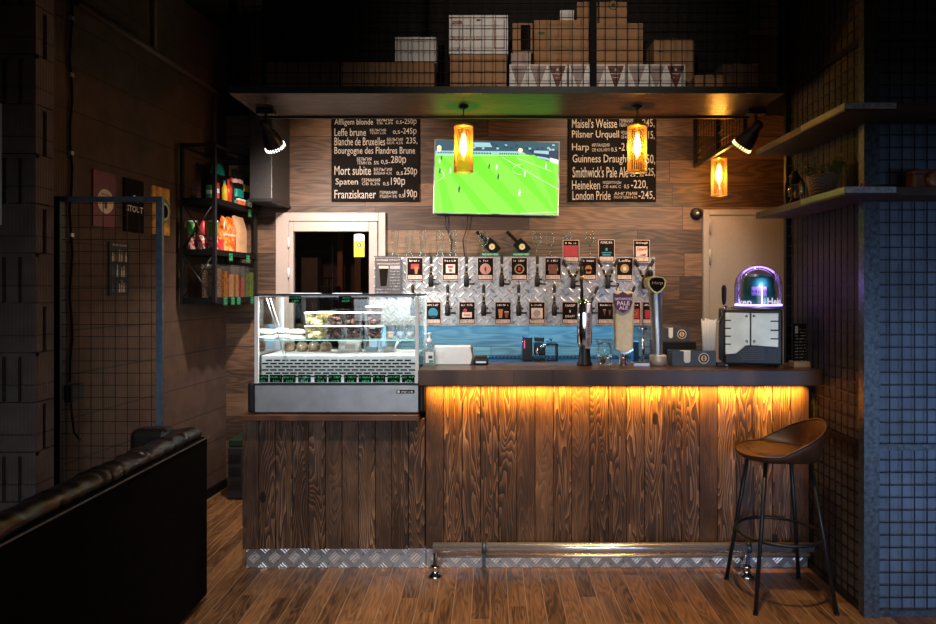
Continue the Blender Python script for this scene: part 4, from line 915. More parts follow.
# ================================================================ back counter and gear on it
bz = wz(361.5, 5.1)
t = thing('back_counter', 'low back counter under the blue lit wall behind the bar', 'counter', (.2, 5.15, 0))
MB().box(-1.1, 1.66, 4.92, BW-.002, bz-.04, bz).build('top', M['black'], t); MB().box(-1.08, 1.64, 4.95, BW-.002, .002, bz-.041).build('body', M['blackm'], t)
m = MB().box(wx(489, 5.33), wx(655, 5.33), 5.31, 5.36, bz+.001, bz+.022)
t = thing('drip_rail', 'long black slotted drip rail at the foot of the blue lit wall', 'drip tray', (wx(570, 5.33), 5.33, bz)); m.build('tray', M['black'], t)
m = MB(); x = wx(490, 5.3)
while x < wx(653, 5.3): m.box(x, x+.012, 5.305, 5.3095, bz+.008, bz+.018); x += .03
m.build('slots', mat('slot_blue', (.03, .10, .16), .3, .5), t)
# two grinders and a scale in the blue light
t = thing('coffee_grinder', 'small dark coffee machine with red light, left of the two in the blue light', 'coffee machine', (wx(527, 5.15), 5.15, bz))
x0, x1 = wx(522.5, 5.15), wx(532, 5.15); MB().box(x0, x1, 5.12, 5.26, bz+.001, wz(337, 5.15), .006).build('body', M['black'], t)
MB().box(x0+.01, x0+.018, 5.117, 5.12, wz(348, 5.15), wz(340, 5.15)).build('light', glow('red_led', (.9, .1, .25), 1.2), t)
MB().tube([(x0-.035+.03*(1-math.cos(a)), 5.16, wz(348, 5.15)+.055*math.sin(a)) for a in [PI*.5+i*PI/10 for i in range(11)]], .004, 6).build('hose', M['chrome'], t)
t = thing('espresso_maker', 'black and chrome espresso maker, right of the two machines in the blue light', 'coffee machine', (wx(543, 5.15), 5.15, bz))
MB().box(wx(534.5, 5.15), wx(545, 5.15), 5.12, 5.25, wz(355, 5.15), wz(343, 5.15), .01).box(wx(534.5, 5.15), wx(545, 5.15), 5.12, 5.25, bz+.001, bz+.02).box(wx(534.5, 5.15), wx(544, 5.15), 5.13, 5.22, wz(341.5, 5.15), wz(337.5, 5.15), .004).build('body', M['black'], t)
MB().tube([(wx(541, 5.12), 5.11, wz(347, 5.15)), (wx(545, 5.12), 5.11, wz(345, 5.15))], .016, 12).tube([(wx(537, 5.12), 5.11, wz(349, 5.15)), (wx(537, 5.12), 5.11, wz(355, 5.15))], .012, 10).build('portafilter', M['chrome'], t)
m = MB().box(wx(546.5, 5.15), wx(557.5, 5.15), 5.13, 5.2, wz(345.5, 5.15), wz(343.5, 5.15)).box(wx(556, 5.15), wx(557.8, 5.15), 5.13, 5.2, bz+.001, wz(344, 5.15)).box(wx(546.5, 5.15), wx(557, 5.15), 5.13, 5.2, bz+.001, bz+.012)
m.lathe([(0, .0), (.035, .002), (.035, .008), (.008, .014), (.008, .022), (.02, .028), (0, .03)], (wx(551, 5.16), 5.16, wz(342.5, 5.15)), 16).build('frame', M['black'], t)

# ================================================================ pastry case
def pastry():
    global t
    x0, x1, y0, y1 = wx(254.5, 3.76), wx(418.5, 3.76), 3.76, 4.26; zb0, zb1, zt = .905, 1.061, 1.576
    t = thing('pastry_case', 'glass countertop pastry case with a steel base on the left counter', 'display case', ((x0+x1)/2, 4.0, .897))
    MB().box(x0, x1, y0, y1, zb0, zb1, .004).build('base', M['steel'], t)
    MB().box(wx(247, 3.75), x0-.001, y0-.006, y1, zb0, zb1+.012, .012).box(x1+.001, wx(424.5, 3.75), y0-.006, y1, zb0, zb1+.004, .012).box(x0, x1, y0-.003, y1, zb1+.001, zb1+.010).build('end_caps', M['black'], t)
    MB().box(wx(396.5, 3.755), wx(414.5, 3.755), y0-.004, y0-.0005, wz(393.5, 3.755), wz(390, 3.755)).build('name_plate', M['chalk'], t)
    m = MB().marks(wx(401, 3.75), wx(413.5, 3.75), wz(392.8, 3.75), wz(390.8, 3.75), y0-.005, 9); m.rect(wx(397.3, 3.75), wx(399.5, 3.75), wz(393, 3.75), wz(390.6, 3.75), y0-.005); m.build('name_plate_print', M['white'], t)
    for fx in (x0+.05, x1-.05):
        for fy in (y0+.05, y1-.05): MB().box(fx-.02, fx+.02, fy-.02, fy+.02, .8972, .9048).build('foot', M['black'], t)
    for a, b in ((x0, x0+.019), (x1-.019, x1)): MB().box(a, b, y0, y0+.02, zb1+.01, zt-.012).build('corner_post', M['white'], t)
    for a, b in ((x0, x0+.015), (x1-.015, x1)): MB().box(a, b, y1-.02, y1, zb1+.01, zt-.012).build('rear_post', M['white'], t)
    MB().box(x0, x1, y0-.004, y0+.022, zt-.007, zt).box(x0, x0+.014, y0+.022, y1, zt-.010, zt).box(x1-.014, x1, y0+.022, y1, zt-.010, zt).box(x0+.014, x1-.014, y1-.02, y1, zt-.010, zt).build('top_frame', M['black'], t)
    MB().box(x0+.02, x1-.02, y0+.005, y0+.009, zb1+.012, zt-.0285).build('front_pane', M['glass'], t)
    MB().box(x0+.003, x0+.007, y0+.022, y1-.022, zb1+.012, zt-.0285).build('side_pane', M['glass'], t)
    MB().box(x1-.007, x1-.003, y0+.022, y1-.022, zb1+.012, zt-.0285).build('side_pane', M['glass'], t)
    MB().box(x0+.016, x1-.016, y0+.023, y1-.022, zt-.006, zt-.002).build('top_pane', M['glass_g'], t)
    MB().box(x0+.016, x1-.016, y1-.012, y1-.008, zb1+.012, zt-.0285).build('rear_pane', M['glass'], t)
    MB().box(x0+.02, x1-.02, y0+.023, y0+.05, zt-.017, zt-.0065).build('lamp_cover', M['white'], t)
    for a, b in ((291, 321), (333, 362)): MB().box(wx(a, 4.0), wx(b, 4.0), 3.98, 4.02, zt+.0005, zt+.007, .002).build('hinge_bar', M['steel'], t)
    sh = 1.305
    s_ = MB().box(x0+.022, x1-.022, y0+.09, y1-.03, sh, sh+.006).build('glass_shelf', M['glass_g'], t)
    MB().box(x0+.022, x1-.022, y0+.088, y0+.0898, sh+.0005, sh+.0055).build('shelf_edge', mat('shelf_edge_green', (.35, .55, .48), .2), s_)
    # slanted strut
    for dx in (0, .02): MB().tube([(wx(267, 3.8)+dx, 3.795, wz(298, 3.8)), (wx(277, 3.8)+dx, 3.80, wz(330, 3.8)), (wx(285, 3.8)+dx*.5, 3.806, wz(361, 3.8))], .0022, 8).build('strut', M['steel'], t)
    MB().box(x0+.02, x1-.02, 3.82, y1-.03, 1.2145, 1.2205).build('deck', M['white'], t)
    MB().box(x0+.02, x1-.02, 3.82, 3.824, zb1+.012, 1.214).build('perforated_panel', M['white'], t)
    m = MB()
    for r_ in range(6):
        z = 1.098+r_*.0185; x = x0+.022+(r_ % 2)*.022
        while x < x1-.06: m.box(x, x+.037, 3.8185, 3.8195, z, z+.0085); x += .047
    m.build('panel_slots', M['chalk'], t)
    MB().box(x0+.02, x1-.02, y0+.022, 3.819, zb1+.0105, zb1+.0118).build('floor_plate', M['steel'], t)
    return x0, x1, sh, zb1+.0105
cx0, cx1, SH, FZ = pastry()
# tubs
FOODS = {'pale': mat('sliced_pastry', (.72, .55, .25), .6, 0, .5, 60, .6), 'dark': mat('chocolate_bites', (.055, .018, .009), .6, 0, .6, 60, .8), 'yellow': mat('yellow_bites', (.75, .55, .06), .6, 0, .4, 60, .6)}
def tub(px, z, y, food, label, w_=.101, h=.072):
    x = wx(px, y); t = thing('food_tub', label, 'food tub', (x, y, z), 'plastic tubs in the pastry case'); a = w_/2
    def sh(k, z_): return [(x+k*a*cx_, y+k*a*.8*cy_, z_) for cx_, cy_ in ((-1, -1), (1, -1), (1, 1), (-1, 1))]
    m = MB(); q0, q1 = sh(.86, z+.001), sh(1, z+h)
    vs0 = [m.bm.verts.new(p) for p in q0]; vs1 = [m.bm.verts.new(p) for p in q1]; m.bm.faces.new(vs0[::-1])
    for i in range(4): m.bm.faces.new([vs0[i], vs0[(i+1) % 4], vs1[(i+1) % 4], vs1[i]])
    m.build('tub', M['tub'], t)
    rr = random.Random(int(px*7+z*1000)); m = MB()
    for i in range(20):
        u, v, ww = rr.uniform(-.62, .62)*a, rr.uniform(-.62, .62)*a*.8, rr.uniform(.15, .78)*h
        Mx = Matrix.Translation((x+u, y+v, z+ww)) @ Matrix.Rotation(rr.uniform(0, 3), 4, 'Z') @ Matrix.Rotation(rr.uniform(-.6, .6), 4, 'X')
        m.M = Mx; m.box(-.016, .016, -.012, .012, -.010, .010, .004)
    o = m.build('bites', FOODS[food], t); o['kind'] = 'stuff'
    MB().box(x-a*1.06, x+a*1.06, y-a*.88, y+a*.88, z+h+.001, z+h+.007, .002).build('lid', M['white'], t)
    return z+h+.0075
s0 = SH+.0065
names = {315: 'pale sliced pastry', 334.5: 'dark chocolate bites, second column from the left', 353.5: 'dark chocolate bites, third column from the left', 374: 'dark chocolate bites, rightmost column'}
for px, f in ((315, 'pale'), (334.5, 'dark'), (353.5, 'dark'), (374, 'dark')):
    z = tub(px, s0, 3.92, f, 'lower food tub of '+names[px]); z = tub(px, z, 3.92, f, 'upper food tub of '+names[px])
    if px == 374: tub(376, z, 3.93, 'dark', 'small flat tub topping the rightmost column of tubs', .105, .028)
z = tub(326, s0, 4.06, 'yellow', 'lower food tub of yellow bites, behind the pale pastry tub'); tub(326, z, 4.06, 'yellow', 'upper food tub of yellow bites, behind the pale pastry tub')
def tray(px, z, label, y=3.95):
    x = wx(px, y); t = thing('wrapped_sandwich', label, 'wrapped food', (x, y, z), 'wrapped sandwiches on the shelf')
    MB().lathe([(0, .001), (.05, .001), (.062, .012), (.060, .013), (.05, .004), (0, .004)], (x, y, z), 24, True, 1, .8).build('tray', M['white'], t)
    m = MB().lathe([(.052, .006), (.05, .018), (.03, .027), (0, .029)], (x, y, z), 20, True, 1, .8).build('filling', mat('wrap_food', (.75, .66, .50), .35, 0, .35, 25, .4), t)
    return z+.0295
for px, l in ((266, 'left'), (282, 'middle'), (297, 'right')):
    z = tray(px, s0, 'lower wrapped sandwich tray at the %s of the glass shelf' % l, 3.93+(.0 if l != 'middle' else .10)); tray(px, z, 'upper wrapped sandwich tray at the %s of the glass shelf' % l, 3.93+(.0 if l != 'middle' else .10))
# deck: bagged buns, a paper bag and clear boxes
for i, px in enumerate((290, 302, 314, 326)):
    x = wx(px, 4.1); t = thing('wrapped_bun', ['leftmost', 'second from left', 'third from left', 'rightmost'][i]+' clear-wrapped bun under the glass shelf', 'wrapped food', (x, 4.1, 1.2215), 'wrapped buns on the lower deck')
    MB().lathe([(0, 1e-3), (.03, .002), (.036, .02), (.033, .04), (.02, .05), (0, .052)], (x, 4.1, 1.2215), 16).build('bun', mat('bun', (.42, .28, .17), .6, 0, .3, 20), t)
    MB().lathe([(.037, .0), (.039, .03), (.030, .05), (.008, .062), (.018, .078)], (x, 4.1, 1.2215), 12).build('wrap', M['tub'], t)
def bag(m, x, y, z, w_, d, h, rr, crump=.012):
    def f(u, v):
        a = 2*PI*v; k = 1-.85*max(0, (u-.55)/.45)**1.6
        r = 1/((abs(math.cos(a))**4+abs(math.sin(a))**4)**.25)
        n = math.sin(a*5+u*7+rr)*math.sin(u*13+rr*2+a*2)*crump
        return (x+(w_/2*r*math.cos(a))*(1 if u < .55 else 1-.12*(u-.55))+n, y+(d/2*r*math.sin(a))*k+n*.5, z+u*h+(n if u > .9 else 0))
    return m.grid(f, 18, 28, True, True)
t = thing('paper_bag', 'crumpled white paper bag on the lower deck of the case', 'bag', (wx(350, 4.08), 4.08, 1.2215)); bag(MB(), wx(350, 4.08), 4.08, 1.2215, .13, .07, .078, 1.).build('bag', M['paper'], t); MB().box(wx(345, 4.03), wx(355, 4.03), 4.027, 4.03, 1.24, 1.265).build('bag_label', M['card_pale'], t)
for i, px in enumerate((372, 388)):
    x = wx(px, 4.08); t = thing('clear_box', ('left' if i == 0 else 'right')+' clear plastic box on the lower deck of the case', 'box', (x, 4.08, 1.2215), 'clear boxes on the lower deck')
    MB().box(x-.042, x+.042, 4.04, 4.12, 1.2217, 1.29).build('box', M['tub'], t); MB().box(x-.03, x+.03, 4.05, 4.11, 1.2235, 1.25).build('filling', mat('filling_%d' % i, [(.35, .5, .55), (.5, .45, .4)][i], .5), t)
t = thing('spoon', 'curved white serving spoon at the right of the lower deck', 'spoon', (wx(398, 4.05), 4.05, 1.2215)); MB().tube([(wx(395, 4.05), 4.05, 1.223), (wx(395.5, 4.05), 4.05, 1.255), (wx(398, 4.05), 4.05, 1.285)], [.006, .005, .009], 8).build('handle', M['white'], t); MB().lathe([(0, 0), (.012, .003), (.014, .008)], (wx(399, 4.05), 4.05, 1.283), 12).build('scoop', M['white'], t)
for i, px in enumerate((391, 401.5, 411)):
    x = wx(px-1, 3.95); t = thing('plastic_cup', ['leftmost', 'middle', 'rightmost'][i]+' of three cups at the right of the glass shelf', 'cup', (x, 3.95, s0), 'cups on the glass shelf')
    MB().lathe([(0, .001), (.020, .001), (.027, .078), (.029, .080)], (x, 3.95, s0), 18).build('cup', M['tub'], t); MB().lathe([(0, .003), (.019, .003), (.022, .04), (0, .041)], (x, 3.95, s0), 16).build('content', mat('cup_content_%d' % i, [(.5, .38, .33), (.33, .42, .55), (.45, .47, .5)][i], .5), t)
# green lettered price tags
def price(px, w_px, y0p, y1p, y, label, grp, seed):
    rr = random.Random(seed); m = MB(); x0, x1 = wx(px-w_px/2, y), wx(px+w_px/2, y); z0, z1 = wz(y1p, y), wz(y0p, y); h = z1-z0
    m.box(x0, x1, y, y+.002, z0, z1); m.m(1).marks(x0+.004, x1-.003, z1-h*.38, z1-h*.12, y-.0006, 7, rr).marks(x0+.02, x1-.01, z0+h*.14, z0+h*.48, y-.0006, 4, rr)
    return tag(m.build('price_tag', [M['chalk'], M['green_ink']]), label, 'price tag', grp)
ordn = ['first', 'second', 'third', 'fourth', 'fifth', 'sixth', 'seventh', 'eighth', 'ninth', 'tenth', 'eleventh']
for i, px in enumerate((261.8, 275.9, 289.3, 304.4, 320.5, 334.7, 350.4, 364.9, 379, 393.7, 408.2)):
    price(px, 12.6, 374.8, 383.6, 3.79, '%s from the left of the green-lettered price tags along the case base' % ordn[i], 'price tags along the case base', i)
for i, px in enumerate((295, 345)): price(px, 12.5, 296, 302.8, 3.772+.01, ('left' if i == 0 else 'right')+' of the two price tags hanging at the top of the pastry case', 'price tags at the top of the case', 30+i)
# ================================================================ things on the bar top
# sanitizer
T0 = TZ+.0006
y = 3.86; x = wx(429.5, y)
t = thing('sanitizer_bottle', 'clear pump bottle of hand sanitizer beside the pastry case', 'bottle', (x, y, T0))
MB().lathe([(0, .001), (.034, .001), (.036, .01), (.036, .105), (.026, .125), (.013, .135), (.013, .142)], (x, y, T0), 20, True, 1, .75).build('bottle', M['tub'], t)
MB().lathe([(0, .002), (.033, .002), (.033, .09), (0, .09)], (x, y, T0), 18, True, 1, .72).build('gel', glass('gel', (.75, .88, .86), .3, .1, .3), t)
MB().lathe([(.015, .142), (.015, .158), (.006, .16), (.005, .182), (.012, .184), (.012, .192), (0, .193)], (x, y, T0), 14).tube([(x, y, T0+.188), (x-.028, y-.012, T0+.186)], .005, 8).build('pump', M['white'], t)
m = MB(); m.box(x-.02, x+.026, y-.0295, y-.0285, T0+.02, T0+.085).m(1).box(x-.004, x+.02, y-.0305, y-.0297, T0+.045, T0+.062).m(2).box(x+.0, x+.024, y-.0305, y-.0297, T0+.022, T0+.036); m.build('label', [M['white'], mat('label_navy', (.02, .03, .09), .5), mat('label_green', (.02, .25, .10), .5)], t)
# white box with slanted right side
y = 3.92; z0, z1 = T0, wz(346.5, y)
t = thing('white_box', 'white slanted plastic box on the bar right of the sanitizer', 'box', (wx(452, y), y, z0))
MB().prism([(wx(434, y), y, z0), (wx(470.5, y), y, z0), (wx(472.3, y), y, z0+.04), (wx(470.5, y), y, z1), (wx(434, y), y, z1)], (0, .1, 0)).build('body', M['white'], t, bevel=.004)
MB().prism([(wx(471, y), y-.0, z0+.001), (wx(474, y), y+.02, z0+.001), (wx(472.6, y), y+.02, z1-.004), (wx(470.8, y), y, z1-.002)], (0, .06, 0)).build('side', M['steel'], t)
MB().box(wx(434.5, y), wx(444, y), y-.001, y-.0003, z0+.035, z0+.075).build('panel', M['paper'], t)
t = thing('card_terminal', 'small black card terminal on the bar right of the white box', 'terminal', (wx(480.5, 3.93), 3.93, T0))
MB().box(wx(473.5, 3.93), wx(488.5, 3.93), 3.90, 3.98, T0, T0+.038, .008).box(wx(475, 3.93), wx(487, 3.93), 3.91, 3.97, T0+.036, T0+.052, .006).build('body', M['black'], t)
MB().box(wx(476, 3.9), wx(486, 3.9), 3.8985, 3.8998, T0+.012, T0+.022).build('slot', M['steel'], t)
# chrome beer font
y = 3.90
def P2(px, py, yy=y): return (wx(px, yy), yy, wz(py, yy))
x = wx(584.5, y)
t = thing('beer_font', 'chrome and black beer font with a pale strip, leftmost of three', 'beer font', (x, y, T0))
MB().lathe([(0, 0), (.045, 0), (.046, .008), (.036, .03), (.032, .09), (.03, .12)], (x, y, T0), 24).build('base', M['black'], t)
MB().lathe([(.030, .10), (.043, .13), (.046, .22), (.043, .30), (.034, .36), (.020, .385), (0, .388)], (x, y, T0), 28, True, 1, .8).build('column', M['chrome'], t)
m = MB()
m.prism([(x+.000, y-.040, T0+.10), (x+.028, y-.040, T0+.10), (x+.038, y-.046, T0+.24), (x+.032, y-.042, T0+.365), (x+.006, y-.042, T0+.365), (x+.002, y-.046, T0+.24)], (0, .012, 0)); m.build('front_strip', mat('pink_chrome', (.78, .62, .66), .2, .6), t, bevel=.003)  # pale pinkish metal strip that carries the print
m = MB().box(x+.009, x+.027, y-.050, y-.0465, T0+.28, T0+.31).box(x+.007, x+.024, y-.050, y-.0465, T0+.115, T0+.165)
for i in range(6): m.box(x+.011, x+.025, y-.050, y-.0465, T0+.185+i*.014, T0+.193+i*.014)
m.build('strip_print', mat('strip_grey', (.10, .09, .11), .4), t)
MB().lathe([(0, -.014), (.011, -.008), (.014, 0), (.011, .008), (0, .014)], P2(580, 302), 14).build('green_button', M['green'], t)
h = MB().tube([P2(581.8, 302), P2(581.8, 292), P2(581.5, 284), P2(581.5, 272), P2(581.7, 266)], [.009, .011, .008, .010, .009], 12).build('handle', M['black'], t)
MB().tube([P2(581.6, 280), P2(581.6, 276)], .0125, 12).build('gold_ring', M['brass'], h)
# pale ale font
x = wx(623.5, y)
t = thing('beer_font', 'cream beer font with a purple shield reading PALE ALE, middle of three', 'beer font', (x, y, T0))
MB().lathe([(0, 0), (.032, 0), (.032, .004), (.025, .008), (.024, .10), (.028, .12)], (x, y, T0), 24).build('base', M['chrome'], t)
zc = lambda p: wz(p, y)
MB().prism([(wx(614.5, y), y-.045, zc(349)), (wx(623, y), y-.045, zc(353.5)), (wx(631.5, y), y-.045, zc(349)), (wx(633.5, y), y-.045, zc(293)), (wx(630, y), y-.045, zc(291.5)), (wx(617, y), y-.045, zc(291.5)), (wx(613.5, y), y-.045, zc(293))], (0, .085, 0)).build('column', mat('font_cream', (.66, .57, .38), .3), t, bevel=.012)
MB().prism([(wx(614.5, y), y-.047, zc(349.5)), (wx(623, y), y-.047, zc(354.5)), (wx(631.5, y), y-.047, zc(349.5)), (wx(631.5, y), y-.047, zc(348)), (wx(623, y), y-.047, zc(352.5)), (wx(614.5, y), y-.047, zc(348))], (0, .09, 0)).build('chrome_edge', M['chrome'], t)
X = lambda p: wx(p, y-.06)
Z = lambda p: wz(p, y-.06)
m = MB().prism([(X(613.8), y-.06, Z(293)), (X(613.8), y-.06, Z(303)), (X(616), y-.06, Z(309)), (X(623), y-.06, Z(313)), (X(630), y-.06, Z(309)), (X(632.5), y-.06, Z(303)), (X(632.5), y-.06, Z(293)), (X(628), y-.06, Z(294.5)), (X(623), y-.06, Z(291.5)), (X(618), y-.06, Z(294.5))], (0, .014, 0))
m.m(1).text('SMITHWICKS', X(614.5), X(631.8), Z(300.3), Z(297.6), y-.0625, font_bold=.02).text('PALE', X(617), X(629.5), Z(305.3), Z(301.3), y-.0625, font_bold=.03).text('ALE', X(618.8), X(627.8), Z(309.6), Z(306), y-.0625, font_bold=.03)
m.build('shield', [mat('shield_purple', (.09, .01, .06), .35), mat('shield_ink', (.80, .66, .85), .5)], t)
MB().tube([P2(617.6, 291.5), P2(617.6, 285), P2(617.6, 283)], [.009, .008, .010], 12).build('tap_stub', M['chrome'], t)
MB().tube([P2(623.2, 352, y-.03), P2(623.2, 364.5, y-.03)], .012, 12).build('pipe', M['chrome'], t)
# tall grey font with gold badge
x = wx(657, y)
t = thing('beer_font', 'tall satin grey beer font with a gold edged badge, rightmost of three', 'beer font', (wx(657.5, y), y, T0))
MB().lathe([(0, 0), (.046, 0), (.050, .004), (.050, .056), (.046, .060), (0, .060)], (wx(657.8, y), y, T0), 28).build('base', mat('font_base', (.45, .40, .34), .35, .4), t)
def fcol(u, v):
    zz = T0+.06+u*(wz(281, y)-T0-.06); a = 2*PI*v
    xc = wx(656.5+1.0*(1-u)-2.0*u*u, y); r = .030+.004*math.sin(u*PI)+.020*max(0, (u-.5)/.5)**1.5
    return (xc+r*math.cos(a), y+r*.8*math.sin(a), zz)
MB().grid(fcol, 30, 28, True, True).build('column', mat('satin_silver', (.52, .50, .47), .28, .85, .1), t)
def badge(k, yy): return [(wx(654.3, y)+k*(wx(p, y)-wx(654.3, y)), yy, wz(284, y)+k*(wz(q, y)-wz(284, y))) for p, q in ((645.5, 281), (648, 277.5), (654, 276.5), (660.5, 277.5), (663.2, 281), (662, 287), (658, 291.5), (654.3, 293.3), (650.5, 291.5), (646.5, 287))]
m = MB().prism(badge(1.05, y-.062), (0, .10, 0)).m(1).prism(badge(.86, y-.066), (0, .006, 0)).m(2).text('Harp', wx(649, y), wx(660, y), wz(285, y), wz(281.6, y), y-.0675, .2)
m.build('badge', [M['brass'], M['chalk'], M['sign_ink']], t)
MB().tube([P2(650, 280, y+.05), P2(650, 274, y+.05), P2(650.5, 270, y+.05)], [.010, .020, .012], 12).build('handle', M['black'], t)
# jar of coins
y = 3.9; x = wx(604.5, y)
t = thing('tip_jar', 'clear glass tip jar with a clip top between two beer fonts', 'jar', (x, y, T0))
MB().lathe([(0, .002), (.040, .002), (.045, .01), (.046, .10), (.038, .125), (.038, .135)], (x, y, T0), 24).build('jar', M['glass_g'], t)
MB().lathe([(.039, .136), (.042, .137), (.042, .147), (.03, .152), (0, .153)], (x, y, T0), 20).build('lid', M['glass'], t)
MB().tube([(x+.042*math.cos(2*PI*i/24), y+.042*math.sin(2*PI*i/24), T0+.128) for i in range(24)], .0022, 6, closed=True).tube([(x-.044, y, T0+.128), (x-.05, y, T0+.14), (x-.044, y, T0+.155)], .002, 6).build('wire_clip', M['chrome'], t)
m = MB(); rr = random.Random(4)
for i in range(26):
    m.M = Matrix.Translation((x+rr.uniform(-.024, .024), y+rr.uniform(-.024, .024), T0+.012+rr.uniform(0, .038))) @ Matrix.Rotation(rr.uniform(-.9, .9), 4, 'X') @ Matrix.Rotation(rr.uniform(-.9, .9), 4, 'Y')
    m.lathe([(0, 0), (.011, 0), (.011, .0018), (0, .0018)], seg=12, smooth=False)
o = m.build('coins', M['chrome'], t); o['kind'] = 'stuff'
# slender chrome tap behind the grey font and blue case
y2 = 4.98; x = wx(643, y2)
t = thing('water_tap', 'slender chrome tap behind the bar between two beer fonts', 'tap', (x, y2, bz))
MB().tube([(x, y2, bz+.001), (x, y2, wz(335, y2))], .010, 10).tube([(x-.03, y2, wz(328.5, y2)), (x+.03, y2, wz(328.5, y2))], .008, 8).tube([(x, y2, wz(335, y2)), (x, y2, wz(328.5, y2))], .006, 8).lathe([(.022, 0), (.022, .012), (.012, .02)], (x, y2, bz), 12).build('spout', M['chrome'], t)
t = thing('drip_tray', 'flat steel drip tray between the middle and right beer fonts', 'drip tray', (wx(640, 3.9), 3.9, T0))
MB().box(wx(632.5, 3.9), wx(648, 3.9), 3.86, 3.95, T0, T0+.014).build('tray', M['steel'], t); MB().box(wx(634, 3.9), wx(647, 3.9), 3.868, 3.942, T0+.0145, T0+.018).build('grille', M['black'], t)
tag(MB().box(wx(632, 5.1), wx(637.5, 5.1), 5.05, 5.15, bz+.001, wz(341, 5.1), .006).build('bottle_case', mat('dark_blue_case', (.01, .04, .08), .4)), 'dark blue upright case behind the pale ale font', 'box')
# napkin holders
def napkins(x0, x1, y, z0, z1, label):
    t = thing('napkin_holder', label, 'napkin holder', ((x0+x1)/2, y, z0), 'napkin and straw holders'); w_ = x1-x0; h = z1-z0
    M_ = mat('holder_blue_black', (.045, .055, .07), .5)
    nx0, nx1 = x0+w_*.26, x0+w_*.42
    MB().prism([(x0, y, z0), (x1, y, z0), (x1, y, z1), (nx1, y, z1), (nx1, y, z0+h*.35), (nx1-.008, y, z0+h*.22), (nx0+.008, y, z0+h*.22), (nx0, y, z0+h*.35), (nx0, y, z1), (x0, y, z1)], (0, .006, 0)).box(x0, x0+.006, y+.0061, y+.11, z0, z1).box(x1-.006, x1, y+.0061, y+.11, z0, z1).box(x0+.0061, x1-.0061, y+.104, y+.11, z0, z1).box(x0+.0061, x1-.0061, y+.0061, y+.1039, z0, z0+.006).build('holder', M_, t)
    MB().box(nx0-.01, nx1+.01, y+.010, y+.05, z0+.007, z1-.001).build('napkins', M['paper'], t)
    m = MB().disc((x0+w_*.72, z0+h*.52), h*.36, y-.0006, 22).m(1).disc((x0+w_*.72, z0+h*.52), h*.29, y-.0012, 20).m(0).disc((x0+w_*.72, z0+h*.52), h*.20, y-.0018, 18).m(1).box(x0+w_*.705, x0+w_*.735, y-.0026, y-.0019, z0+h*.38, z0+h*.66)
    m.build('badge', [M['cream'], M['chalk']], t)
    return t
y = 3.84
napkins(wx(672.5, y), wx(716, y), y, T0, wz(351, y), 'dark napkin holder with a round badge on the bar, holding white straws')
napkins(wx(661, 5.1), wx(690, 5.1), 5.1, wz(341, 5.1), wz(328, 5.1), 'second dark napkin holder on the back counter behind the right beer font')
tag(MB().box(wx(658, 5.05), wx(694, 5.05), 5.0, 5.3, bz+.0012, wz(341.2, 5.1)).build('storage_crate', M['black']), 'black crate under the second napkin holder behind the bar', 'crate')
t = thing('bar_cloth', 'dark blue cloth lying behind the front napkin holder', 'cloth', (wx(680, 4.0), 4.0, T0))
MB().grid(lambda u, v: (wx(664, 4.0)+u*.2, 3.96+v*.07, T0+.002+.028*math.sin(u*PI)*(.7+.3*math.sin(v*6+u*5))), 20, 8).build('cloth', mat('cloth_blue', (.012, .03, .07), .8), t, solidify=.004)
# straws, standing in the holder
rr = random.Random(8)
for i in range(16):
    u = i % 8; xx = wx(703.5+u*1.5, 3.9); yy = 3.885+.02*(i//8)+rr.uniform(-.003, .003); z0 = T0+.008
    lean = (u-3.5)*.0022
    m = MB().tube([(wx(704+u*1.1, 3.9), yy, z0), (xx+lean, yy+.006, wz(319+rr.uniform(-1, 2), 3.9))], .0034, 6)
    tag(m.build('drinking_straw', M['paper']), ('front' if i < 8 else 'back')+' row white wrapped straw, number %s from the left in the bunch' % ordn[u], 'straw', 'white straws in the napkin holder')

# countertop beer dispenser with a dome
y = 3.78; dx = wx(755.5, 3.9); bx0, bx1 = wx(727.5, y), wx(783.5, y); bz0, bz1 = T0, wz(309, y)
t = thing('beer_dispenser', 'countertop beer dispenser with a glowing purple glass dome and steel front', 'beer dispenser', (dx, 3.9, T0))
MB().box(bx0, bx1, y, 4.03, bz0+.012, bz1, .012).build('body', M['black'], t)
for fx in (bx0+.03, bx1-.03):
    for fy in (y+.03, 4.0): MB().lathe([(0, 0), (.012, 0), (.012, .012)], (fx, fy, bz0), 10).build('foot', M['black'], t)
X = lambda p: wx(p, y); Z = lambda p: wz(p, y); ms = mat('dispenser_steel', (.60, .53, .38), .38, .5, .15, 8)
MB().prism([(X(728.5), y-.008, Z(313)), (X(752.3), y-.008, Z(313)), (X(752.3), y-.008, Z(345.5)), (X(748), y-.008, Z(346)), (X(739), y-.008, Z(354)), (X(728.5), y-.008, Z(355))], (0, .009, 0)).build('left_plate', ms, t, bevel=.003)
MB().prism([(X(753.2), y-.008, Z(313)), (X(779), y-.008, Z(313)), (X(779), y-.008, Z(347)), (X(753.2), y-.008, Z(345.5))], (0, .009, 0)).build('right_plate', ms, t, bevel=.003)
for px in (749, 756):
    for py in (316, 341.5):
        m = MB(); m.M = Matrix.Translation((X(px), y-.008, Z(py))) @ Matrix.Rotation(PI/2, 4, 'X'); m.lathe([(0, .004), (.006, .004), (.008, 0)], seg=12); m.build('bolt', M['chrome'], t)
m = MB()
for py in (320.5, 328.5, 336.5, 344.5): m.box(X(727.6), X(734), y-.0105, y-.0085, Z(py)-.004, Z(py)+.003)
for py in (321, 330, 338.5): m.box(X(771.5), X(779.5), y-.0105, y-.0085, Z(py)-.004, Z(py)+.003)
m.build('vents', M['chalk'], t)
m = MB()
